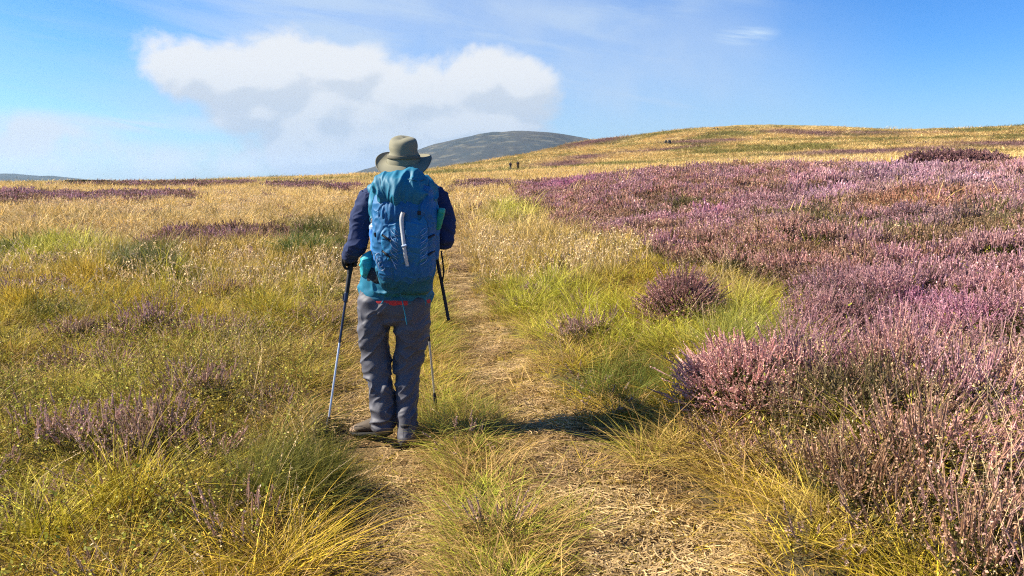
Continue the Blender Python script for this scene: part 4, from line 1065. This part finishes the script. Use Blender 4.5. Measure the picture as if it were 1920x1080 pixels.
    def ab(name, geo, mat, parent=bp, smooth=True): V, f, s = geo[:3]; return link(name, mesh_from(name, np.asarray(V) - base, f, None, smooth, s), [mat], parent)
    Yb = 4.035; mb = m * Yb / 4.16
    main = [loft([P(763, 515, Yb + .02), P(762, 500, Yb), P(759, 460, Yb), P(759, 420, Yb), P(759, 390, Yb), P(759, 360, Yb + .01)],
                 [(46 * mb, .09), (53 * mb, .115), (58 * mb, .125), (59 * mb, .125), (57 * mb, .12), (52 * mb, .10)], n=50, seg=60, sq=2.9)]
    V, f, s, N = fuse(main, .0045, 3)
    V = folds(V, N, .007, 10, 6, 6, 61, .35 + .8 * sm(np.abs(V[:, 2] - P(759, 405, Yb)[2]), .09, .0)); V = folds(V, N, .003, 22, 14, 26, 63)
    # centre panel seams pressed in
    for uu in (735, 783):
        xx = P(uu, 450, 3.92)[0]; k = np.exp(-((V[:, 0] - xx) / .006) ** 2) * (V[:, 1] < Yb - .05); V[:, 1] += k * .006
    mo = ab('main_compartment', (V, f, s), M_blue)
    fp = [loft([P(761, 494, Yb - .085), P(760, 470, Yb - .098), P(759, 440, Yb - .100), P(759, 415, Yb - .092), P(759, 404, Yb - .08)],
               [(34 * mb, .028), (40 * mb, .040), (41 * mb, .040), (40 * mb, .034), (38 * mb, .026)], n=30, seg=50, sq=3.2)]
    V2, f2, s2, N2 = fuse(fp, .004, 2); V2 = folds(V2, N2, .006, 12, 5, 7, 64); V2 = folds(V2, N2, .0022, 30, 16, 30, 65)
    for vv in (418, 447, 476):
        zz = P(759, vv, 3.9)[2]; V2[:, 1] += .004 * np.exp(-((V2[:, 2] - zz - .01 * np.cos((V2[:, 0] - P(759, vv, 3.9)[0]) * 22)) / .004) ** 2)
    fpo = ab('front_pocket', (V2, f2, s2), M_blue3)
    ab('pocket_hem', merge([loft([P(759, 403.5, Yb - .08), P(759, 401, Yb - .078)], [(39 * mb, .030), (38.5 * mb, .028)], n=4, seg=50, sq=3.2)]), M_dteal, fpo)
    V, f, s = merge([(V, f, s), (V2, f2, s2)]); V = np.asarray(V)
    tree = BVHTree.FromPolygons([tuple(v) for v in V], [tuple(f[i:i + 4]) for i in range(0, len(f), 4)]) if (np.asarray(s) == 4).all() else None
    def surf(u, v, off=.003, tr_=None):
        d = unit(ray(u, v)); h = (tr_ or tree).ray_cast(Vector((0, 0, EYE)), Vector(d))
        if h[0] is None: return P(u, v, Yb - .1)
        return np.array(h[0]) - d * off
    low = [loft([P(763, 540, Yb + .08), P(763, 530, Yb + .05), P(763, 515, Yb + .02), P(761, 496, Yb + .01)], [(44 * mb, .05), (49 * mb, .085), (52 * mb, .10), (55 * mb, .118)], n=24, seg=50, sq=2.7)]
    V, f, s, N = fuse(low, .005, 3); V = folds(V, N, .006, 9, 9, 14, 67); ab('bottom_compartment', (V, f, s), M_dteal)
    # teal yoke at the shoulders of the bag, and the slouched lid over it
    yoke = [loft([P(704, 425, Yb + .055), P(703, 390, Yb + .05), P(708, 355, Yb + .05), P(720, 335, Yb + .06)], [(6.5 * mb, .05), (8.5 * mb, .06), (10 * mb, .06), (10 * mb, .05)], n=20, seg=20),
            loft([P(814, 425, Yb + .055), P(813, 390, Yb + .05), P(808, 355, Yb + .05), P(795, 338, Yb + .06)], [(6.5 * mb, .05), (8.5 * mb, .06), (10 * mb, .06), (10 * mb, .05)], n=20, seg=20)]
    for yk in yoke: V, f, s, N = fuse([yk], .0045, 3); V = folds(V, N, .009, 14, 10, 16, 71); ab('side_panel', (V, f, s), M_teal)
    lid = [loft([P(757, 390, Yb - .02), P(757, 380, Yb - .025), P(756, 366, Yb - .02), P(755, 354, Yb - .005), P(756, 345, Yb + .01), P(756, 340, Yb + .03)],
                [(26 * mb, .06), (38 * mb, .105), (46 * mb, .128), (50 * mb, .125), (50 * mb, .10), (45 * mb, .065)], n=40, seg=60, sq=2.35),
           loft([P(711, 340, Yb + .02), P(755, 337, Yb + .03), P(799, 343, Yb + .02)], [.028, .030, .028], n=12, seg=20, side=(0, 1, 0))]
    V, f, s, N = fuse(lid, .0045, 3)
    V = folds(V, N, .013, 9, 6, 4, 81); V = folds(V, N, .005, 26, 12, 10, 83)
    xx = P(757, 360, 3.9)[0]; k = sm(np.abs(V[:, 0] - xx), .05, .025) * (V[:, 1] < Yb - .03); V[:, 1] += k * .012
    lo = ab('lid', (V, f, s), M_teal)
    ltree = BVHTree.FromPolygons([tuple(v) for v in V], [tuple(f[i:i + 4]) for i in range(0, len(f), 4)])
    ab('lid_zip', merge([loft([surf(u, v, .001, ltree) for u, v in ((764, 336), (775, 338), (786, 339), (797, 336))], [.0028] * 4, n=20, seg=8, side=(0, 0, 1))]), M_dteal, lo)
    ab('lid_seam', merge([loft([surf(u, v, .0, ltree) for u, v in ((712, 335), (716, 355), (724, 372), (738, 386), (757, 390), (778, 387), (792, 374), (802, 356))], [.003] * 8, n=50, seg=8, side=(0, 1, 0))]), M_dteal, lo)
    # gathered drawcord collar under the lid
    ab('collar', (lambda r: (folds(r[0], r[3], .008, 30, 10, 6, 87), r[1], r[2]))(fuse([loft([P(759, 412, Yb - .005), P(759, 398, Yb - .015), P(758, 386, Yb - .005)], [(49 * mb, .118), (51 * mb, .118), (48 * mb, .11)], n=12, seg=60, sq=2.7)], .0045, 2)), M_blue)
    allt = tree
    fr = unit((0, -1, .05))
    ab('pale_strap', ribbon([surf(756, 398, .02), surf(753, 410, .014), surf(754, 430, .010), surf(757, 455, .009), surf(760, 478, .010), surf(764, 499, .012)], fr, [.021, .022, .020, .019, .019, .017], .004, 40), M_white)
    ab('strap_buckle', merge([loft([surf(754, 462, .014), surf(762, 460, .014)], [(.006, .005)] * 2, n=4, seg=10, side=(0, 0, 1))]), M_refl)
    for k, (uc, sg) in enumerate(((739, 1), (795, -1))):
        st = []
        for i in range(5):
            v0 = 428 + i * 13.5; st.append(ribbon([surf(uc - sg * 7, v0, .0035), surf(uc - sg * 4, v0 + 7, .0035), surf(uc + sg * 2, v0 + 12, .0035), surf(uc + sg * 8, v0 + 15, .0035)], fr, [.002, .0042, .0042, .0015], .0015, 10))
            st.append(ribbon([surf(uc - sg * 4, v0 - 1, .0035), surf(uc + sg * 3, v0 + 3, .0035), surf(uc + sg * 7, v0 + 9, .0035)], fr, [.0015, .003, .0015], .0015, 8))
        ab('reflective_print', merge(st), M_refl, mo)
    for uu in (733, 786):
        sp_ = ab('lid_strap', ribbon([surf(uu, 384, .004, ltree), surf(uu, 392, .010), surf(uu, 402, .010), surf(uu, 412, .006)], fr, .012, .0025, 12), M_dteal)
        ab('buckle', merge([loft([surf(uu, 396, .014), surf(uu, 402, .014)], [(.010, .004), (.010, .004)], n=4, seg=12, sq=4)]), M_black, sp_)
    # left mesh pocket, hip belt pocket, belt
    pk = [loft([P(708, 484, Yb + .02), P(706, 460, Yb + .0), P(705, 440, Yb), P(704, 427, Yb)], [(8 * mb, .04), (10.5 * mb, .055), (11 * mb, .058), (10.5 * mb, .055)], n=20, seg=26)]
    V, f, s, N = fuse(pk, .004, 2); po = ab('side_pocket', (folds(V, N, .004, 20, 12, 14, 91), f, s), M_blue2)
    ab('pocket_hem', merge([loft([P(704, 428, Yb), P(704, 424.5, Yb)], [(11.3 * mb, .060), (11.3 * mb, .060)], n=4, seg=26)]), M_refl, po)
    pk = [loft([P(817, 484, Yb + .04), P(816, 460, Yb + .04), P(817, 436, Yb + .04), P(817, 424, Yb + .04)], [(6 * mb, .04), (7 * mb, .055), (7 * mb, .058), (6.5 * mb, .055)], n=20, seg=26)]
    V, f, s, N = fuse(pk, .004, 2); ab('side_pocket', (folds(V, N, .004, 20, 12, 14, 93), f, s), M_blue)
    hp = [loft([P(690, 514, Yt - .05), P(688, 500, Yt - .06), P(690, 486, Yt - .05), P(696, 477, Yt - .03)], [(10 * m, .045), (12 * m, .06), (10.5 * m, .058), (6 * m, .035)], n=20, seg=26)]
    V, f, s, N = fuse(hp, .004, 3); ab('hip_pocket', (folds(V, N, .007, 16, 12, 22, 95), f, s), M_teal2)
    ab('hip_belt', (lambda r: (folds(r[0], r[3], .003, 12, 12, 20, 97), r[1], r[2]))(fuse([loft([P(744, 522, Yt), P(744, 510, Yt)], [(64 * m, .136), (63 * m, .134)], n=6, seg=44, sq=2.4)], .006, 2)), M_black)
    for sx, (a0, b0, c0) in enumerate((((715, 345), (712, 372), (706, 410)), ((800, 345), (806, 372), (812, 410)))):
        dx = -1 if sx == 0 else 1
        s0 = P(a0[0] - dx * 6, a0[1] + 8, Yb + .06)
        ab('shoulder_strap', ribbon([s0, s0 + (dx * .0, .10, .005), s0 + (0, .21, .0), s0 + (dx * -.0, .30, -.05), s0 + (dx * .02, .32, -.16), s0 + (dx * .04, .25, -.32)], (1, 0, 0) if False else (0, 0, 1), .06, .012, 40), M_black)
    # compression straps, clips and cords on the left flank
    for (a_, b_) in (((716, 440), (733, 452)), ((716, 470), (731, 482)), ((803, 446), (815, 440)), ((803, 478), (815, 470))):
        ab('compression_strap', ribbon([surf(*a_, .004), surf((a_[0] + b_[0]) / 2, (a_[1] + b_[1]) / 2, .005), surf(*b_, .004)], fr, .011, .0025, 8), M_black)
    loops = []
    for i in range(3):
        c0 = P(710 + i * 3, 484 + i * 7, 3.93); th = np.linspace(0, 2 * math.pi, 9)
        loops.append(loft([c0 + np.array([.018 * math.cos(a), .004 * math.sin(2 * a), .026 * math.sin(a)]) for a in th], [.0028] * 9, n=36, seg=8, side=(0, 1, 0), cap=False))
    ab('cord_loops', merge(loops), M_refl)
    for tg in ((713, 474, 712, 482), (703, 437, 704, 443)): ab('toggle', merge([loft([P(tg[0], tg[1], 3.94), P(tg[2], tg[3], 3.94)], [.007, .006], n=5, seg=12)]), M_black)
    ab('lashing_cord', merge([loft([P(721, 492, 3.93), P(728, 503, 3.93), P(735, 515, 3.95)], [.0024] * 3, n=10, seg=8), loft([P(735, 486, 3.91), P(741, 500, 3.91), P(746, 512, 3.94)], [.002] * 3, n=10, seg=8)]), M_refl)
    ab('hanging_cord', merge([loft([P(736, 512, 3.94), P(744, 530, 3.97), P(752, 556, 4.02), P(759, 585, 4.05), P(763, 608, 4.06)], [.0034] * 5, n=30, seg=8)]), M_teal)
    # loose webbing of the hip belt hanging on the right: a long dark end and a loop
    hs = ab('hanging_strap', merge([loft([P(818, 474, 4.15), P(822, 500, 4.13), P(828, 530, 4.12), P(834, 562, 4.11), P(841, 600, 4.10)], [(.008, .007), (.009, .007), (.009, .008), (.0095, .008), (.009, .008)], n=30, seg=14)]), M_black)
    ab('strap_loop', ribbon([P(827, 470, 4.12), P(830, 490, 4.11), P(832, 510, 4.11), P(829, 529, 4.12)], fr, .009, .003, 20), M_black, hs)
    # things carried in the side pockets
    wb = bpy.data.objects.new('water_bottle', None); C.objects.link(wb); c = P(705, 455, Yb); wb.location = c
    tag(wb, 'grey-capped water bottle standing in the left side pocket of the backpack', 'bottle')
    def aw(name, geo, mat, o, c): V, f, s = geo[:3]; return link(name, mesh_from(name, np.asarray(V) - c, f, None, True, s), [mat], o)
    aw('bottle_body', merge([loft([P(706, 476, Yb), P(704, 422, Yb), P(703.5, 418, Yb)], [.027, .029, .024], n=14, seg=24)]), M_darkalu, wb, c)
    aw('cap', merge([loft([P(703, 419, Yb), P(703, 412, Yb)], [.023, .022], n=5, seg=24)]), cloth('grey_plastic', (.11, .09, .09), .5), wb, c)
    aw('carry_loop', ribbon([P(700, 414, Yb - .02), P(701, 406, Yb - .02), P(706, 403, Yb - .02), P(710, 408, Yb - .02), P(710, 422, Yb - .025)], (0, 1, 0), .010, .003, 24), M_white, wb, c)
    gp = bpy.data.objects.new('pouch', None); C.objects.link(gp); c = P(825, 410, Yb); gp.location = c
    tag(gp, 'slim green pouch tucked into the right side of the backpack', 'pouch')
    aw('pouch_body', (lambda r: (folds(r[0], r[3], .002, 20, 20, 20, 3), r[1], r[2]))(fuse([loft([P(820, 426, Yb + .01), P(824, 410, Yb), P(828, 397, Yb)], [(6.2 * m, .030), (6.6 * m, .032), (5.6 * m, .028)], n=14, seg=26, sq=3.5)], .004, 1)), M_green, gp, c)
    aw('flap', merge([loft([P(828, 397.5, Yb), P(828.6, 393, Yb)], [(6.4 * m, .033), (6 * m, .031)], n=5, seg=26, sq=3.5)]), cloth('light_green', (.03, .36, .25), .5), gp, c)
build_hiker()

def build_walker(u, v, dist, jacket, legs, label, step):
    x, y = [q * dist / np.hypot(*ray(u, v)[:2]) for q in ray(u, v)[:2]]
    z = float(height(np.array([x]), np.array([y]))[0]); o = bpy.data.objects.new('person', None); C.objects.link(o); o.location = (x, y, z + .05)
    tag(o, label, 'person', 'walkers far ahead on the path')
    def a(name, parts, mat, vox=.012, amp=.008, parent=o):
        V, f, s, N = fuse(parts, vox, 3); V = folds(V, N, amp, 8, 8, 12, 5) if amp else V
        return link(name, mesh_from(name, V, f, None, True, s), [mat], parent)
    A = np.array; st = step
    hip = [A([-.09, 0, .90]), A([.09, 0, .90])]; kn = [A([-.10, .10 * st, .48]), A([.10, -.02 * st, .48])]; an = [A([-.10, -.02 * st, .08]), A([.11, -.22 * st, .10])]
    sh = [A([-.19, 0, 1.42]), A([.19, 0, 1.42])]; el = [A([-.27, -.02, 1.13]), A([.27, -.04, 1.13])]; ha = [A([-.27, .22, 1.02]), A([.26, .20, 1.0])]
    leg = [loft([hip[i], kn[i], an[i]], [.085, .058, .042], n=12, seg=14) for i in (0, 1)]; arm = [loft([sh[i], el[i], ha[i]], [.05, .042, .03], n=12, seg=12) for i in (0, 1)]
    tor = [loft([A([0, 0, .86]), A([0, 0, 1.05]), A([0, .01, 1.3]), A([0, .02, 1.46])], [(.15, .10), (.145, .095), (.18, .11), (.10, .07)], n=16, seg=20)]
    foot = [loft([an[i] - (0, .05, .04), an[i] + (0, .16, -.05)], [(.04, .04), (.04, .03)], n=6, seg=12) for i in (0, 1)]
    hd = [_ball(A([0, .03, 1.64]), (.078, .095, .12), 16), loft([A([0, .01, 1.42]), A([0, .02, 1.58])], [.055, .052], n=5, seg=12), _ball(A([0, .125, 1.63]), (.014, .02, .02), 8), _ball(A([-.079, .02, 1.635]), (.012, .02, .03), 8), _ball(A([.079, .02, 1.635]), (.012, .02, .03), 8)]
    fing = []
    for i in (0, 1):
        fing.append(_ball(ha[i] + (0, .05, -.01), (.016, .045, .04), 10))
        for q, L in enumerate((.06, .07, .065, .05)):
            p = ha[i] + (0, .085, .022 - q * .017); fing.append(loft([p, p + (0, L * .5, -.008), p + (0, L * .75, -.03)], [.0085, .008, .006], n=6, seg=8))
        fing.append(loft([ha[i] + (0, .03, .03), ha[i] + (-.02 * (1 if i else -1), .07, .045)], [.011, .008], n=5, seg=8))
    a('body', leg + arm + tor + foot + hd + fing, M_skin, .007, 0)
    grow = lambda L, k: [(lambda V: (V, f, s))(V + (V - V.mean(0)) * A([k, k, .0])) for V, f, s in L]
    a('trousers', [loft([hip[i] + (0, 0, .05), kn[i], an[i] + (0, 0, .03)], [.10, .08, .07], n=14, seg=16) for i in (0, 1)] + [loft([A([0, 0, .84]), A([0, 0, 1.0])], [(.17, .12), (.165, .115)], n=8, seg=20)], legs)
    a('jacket', [loft([A([0, 0, .86]), A([0, 0, 1.05]), A([0, .01, 1.3]), A([0, .02, 1.47])], [(.19, .13), (.18, .125), (.205, .13), (.10, .08)], n=16, seg=20)] + [loft([sh[i], el[i], ha[i]], [.068, .058, .046], n=12, seg=14) for i in (0, 1)], jacket)
    a('hair', [_ball(A([0, .01, 1.665]), (.088, .10, .11), 16)], M_hair, .009, .003)
    for i in (0, 1): a('boot', [loft([an[i] - (0, .06, .04), an[i] + (0, .17, -.05)], [(.05, .045), (.045, .035)], n=6, seg=12), loft([an[i] - (0, 0, .04), an[i] + (0, 0, .06)], [.05, .055], n=4, seg=12)], M_sole, .01, 0)
    a('daypack', [loft([A([0, -.17, 1.02]), A([0, -.19, 1.2]), A([0, -.16, 1.42])], [(.13, .08), (.15, .10), (.11, .07)], n=12, seg=20, sq=2.8)], M_black, .012, .008)
build_walker(957, 316, 150, cloth('grey_jacket', (.09, .09, .11), .8), M_trouser, 'walker in a grey jacket far ahead on the path, left of the two', 1)
build_walker(971, 316, 150, cloth('brown_jacket', (.10, .05, .03), .8), cloth('black_trousers', (.02, .02, .02), .8), 'walker in a brown jacket far ahead on the path, right of the two', -1)

# ------------------------------------------------------------------ plants and stones one can point to
M_baked = plant_mat('bush', 'GEOMETRY')
def baked(items, cA, cB, seed):
    """one plant grown from many sprigs: items = (sprig geometry, place, lean direction, size)"""
    g = np.random.default_rng(seed); Vs, Fs, As, Ca, Cb = [], [], [], [], []; k = 0
    for (V, F, A), p, d, s in items:
        z = unit(d); x = unit(np.cross(z, unit(g.normal(0, 1, 3)))); y = np.cross(z, x)
        Vs.append((V * s) @ np.stack([x, y, z]) + p); Fs.append(F + k); As.append(A); k += len(V)
        q = g.uniform(.75, 1.25)
        Ca.append(np.tile(np.array(cA) * q, (len(V), 1))); Cb.append(np.tile(np.array(cB) * q, (len(V), 1)))
    return np.vstack(Vs), np.vstack(Fs), {'v': np.vstack(As), 'cA': np.vstack(Ca), 'cB': np.vstack(Cb)}
def ground3(u, v):
    p = G(u, v); return np.array([p[0], p[1], float(height(p[:1], p[1:])[0])])
def dome(name, label, cat, group, u, v, w, h, n, geos, cA, cB, size, seed, deep=1.0, spread=1.0):
    c = ground3(u, v); g = np.random.default_rng(seed); items = []
    for i in range(n):
        a = g.uniform(0, 2 * math.pi); r = math.sqrt(g.uniform(0, 1)); r_ = r * w
        zz = h * math.sqrt(max(0, 1 - r * r)) * g.uniform(.75, 1.0)
        p = np.array([r_ * math.cos(a), r_ * deep * math.sin(a), zz * .75 - .05])
        items.append((geos[int(g.integers(len(geos)))], p, np.array([math.cos(a) * r * spread, math.sin(a) * r * spread, 1.0]), size * g.uniform(.8, 1.2)))
    V, F, A = baked(items, cA, cB, seed)
    me = mesh_from(name, V, F, A); o = link(name, me, [M_baked]); o.location = c
    tag(o, label, cat, group); return o
HG = [join(p) for _, p in heath_specs()]
NEARH, MIDH, FARH = HG[0:3], HG[3:5], HG[5:7]
dome('heather_bush', 'rounded dark mauve heather bush alone among pale grass right of the path', 'heather bush', None, 1277, 612, .15, .38, 64, NEARH, (.34, .17, .15), (.56, .33, .30), .95, 1)
dome('heather_bush', 'broad dark heather bush on the skyline of the heather bank at far right', 'heather bush', None, 1790, 322, 2.5, .85, 200, FARH, (.24, .12, .11), (.40, .23, .22), 1.3, 2, .5)
dome('heather_bush', 'pink-topped heather bush at the edge of the grass, lower right of the path', 'heather bush', None, 1405, 775, .24, .20, 55, NEARH, (.56, .28, .24), (.86, .54, .48), .95, 3)
TG = [join(p_tuft(201, 60, .30, .0028, .04, .35, 1.0, 4)), join(p_tuft(202, 60, .26, .0028, .04, .3, .8, 4))]
TM = [join(p_tuft(203, 40, .34, .007, .06, .3, .8, 3))]
gt = 'grass tussocks beside the path'
dome('grass_tussock', 'deep green grass tussock with golden top left of the path, nearest the camera', 'tussock', gt, 545, 960, .26, .20, 50, TG, (.05, .085, .014), (.36, .30, .05), .8, 11, 1, 1.2)
dome('grass_tussock', 'bright yellow-green grass tussock below the lone heather bush', 'tussock', gt, 1390, 672, .34, .18, 50, TG, (.20, .23, .03), (.52, .46, .11), .9, 12, 1, 1.2)
dome('grass_tussock', 'dark green grass tussock in the shadow right of the two ruts', 'tussock', gt, 1190, 745, .28, .10, 34, TG, (.08, .12, .018), (.28, .29, .05), .8, 13, 1, 1.2)
dome('grass_tussock', 'fresh green rush clump just left of the hiker at elbow height', 'tussock', gt, 570, 490, .42, .32, 40, TM, (.05, .10, .016), (.14, .19, .035), 1.1, 14, 1, .7)
dome('grass_tussock', 'grey-green rush clump in the middle of the left-hand grass', 'tussock', gt, 275, 525, .45, .20, 34, TM, (.08, .10, .03), (.22, .22, .08), 1.0, 15, 1, .7)
dome('grass_tussock', 'yellow-green grass tussock between the ruts right of the boots', 'tussock', gt, 860, 815, .24, .07, 34, TG, (.16, .20, .03), (.46, .42, .09), .62, 16, 1, 1.2)

def rock(name, label, cat, u, v, w, h, seed, group=None, mat=None, deep=.8):
    c = ground3(u, v); V, f, s = _ball((0, 0, 0), (1, 1, 1), 40)
    V = V * (1 + .5 * (fbm3(V * 1.6 + seed, seed, 4) - .5))[:, None] * np.array([w / 2, w / 2 * deep, h * .7]); V[:, 2] += h * .3
    o = link(name, mesh_from(name, V, f, None, False, s), [mat]); o.location = c + np.array([0, 0, h * .25]); return tag(o, label, cat, group)
m, t, b = material('dark_rock'); co = t.new('ShaderNodeTexCoord').outputs['Object']
t.l.new(t.mix(t.smooth(t.noise(co, 3, 6, .65), .35, .65), (.02, .016, .012), (.09, .075, .055)), b.inputs['Base Color']); b.inputs['Roughness'].default_value = .95
gb = 'dark boulders on the far hillside'
rock('boulder', 'small dark boulder low on the golden hillside, left one of a close pair', 'boulder', 1248, 274, 1.2, 1.6, 3, gb, m)
rock('boulder', 'wider dark boulder low on the golden hillside, right one of a close pair', 'boulder', 1254.5, 274, 1.8, 1.6, 5, gb, m)
rock('boulder', 'dark boulder just below the skyline of the golden hill, left of two', 'boulder', 1339, 246, 1.7, 1.5, 8, gb, m)
rock('boulder', 'dark boulder just below the skyline of the golden hill, right of two', 'boulder', 1345, 246, 1.4, 1.5, 9, gb, m)
# the low turf-topped butt on the left skyline
c = ground3(166, 349.5); g = np.random.default_rng(5)
butt = bpy.data.objects.new('low_wall', None); C.objects.link(butt); butt.location = c; L_ = 34 * np.hypot(*c[:2]) / FPX
tag(butt, 'low dark drystone bank topped with turf on the left skyline', 'wall')
st = []
for row in range(2):
    for i in range(14):
        V, f, s = _ball((0, 0, 0), (1, 1, 1), 14); k = len(st); V = V * (1 + .5 * (fbm3(V * 2 + k, k, 3) - .5))[:, None] * np.array([L_ / 13, .3, .16]) * g.uniform(.8, 1.2)
        st.append((V + np.array([-L_ + (i + .5 * row) * L_ / 7 + .1, g.normal(0, .05), .12 + row * .24]), f, s))
V, f, s = merge(st); link('stonework', mesh_from('stonework', V, f, None, False, s), [m], butt)
items = [(FARH[0], np.array([g.uniform(-L_, L_), g.normal(0, .1), .42]), np.array([0, 0, 1.0]), .6) for _ in range(50)]
V, F, A = baked(items, (.05, .06, .02), (.09, .09, .03), 9); link('turf_cap', mesh_from('turf_cap', V, F, A), [M_baked], butt)
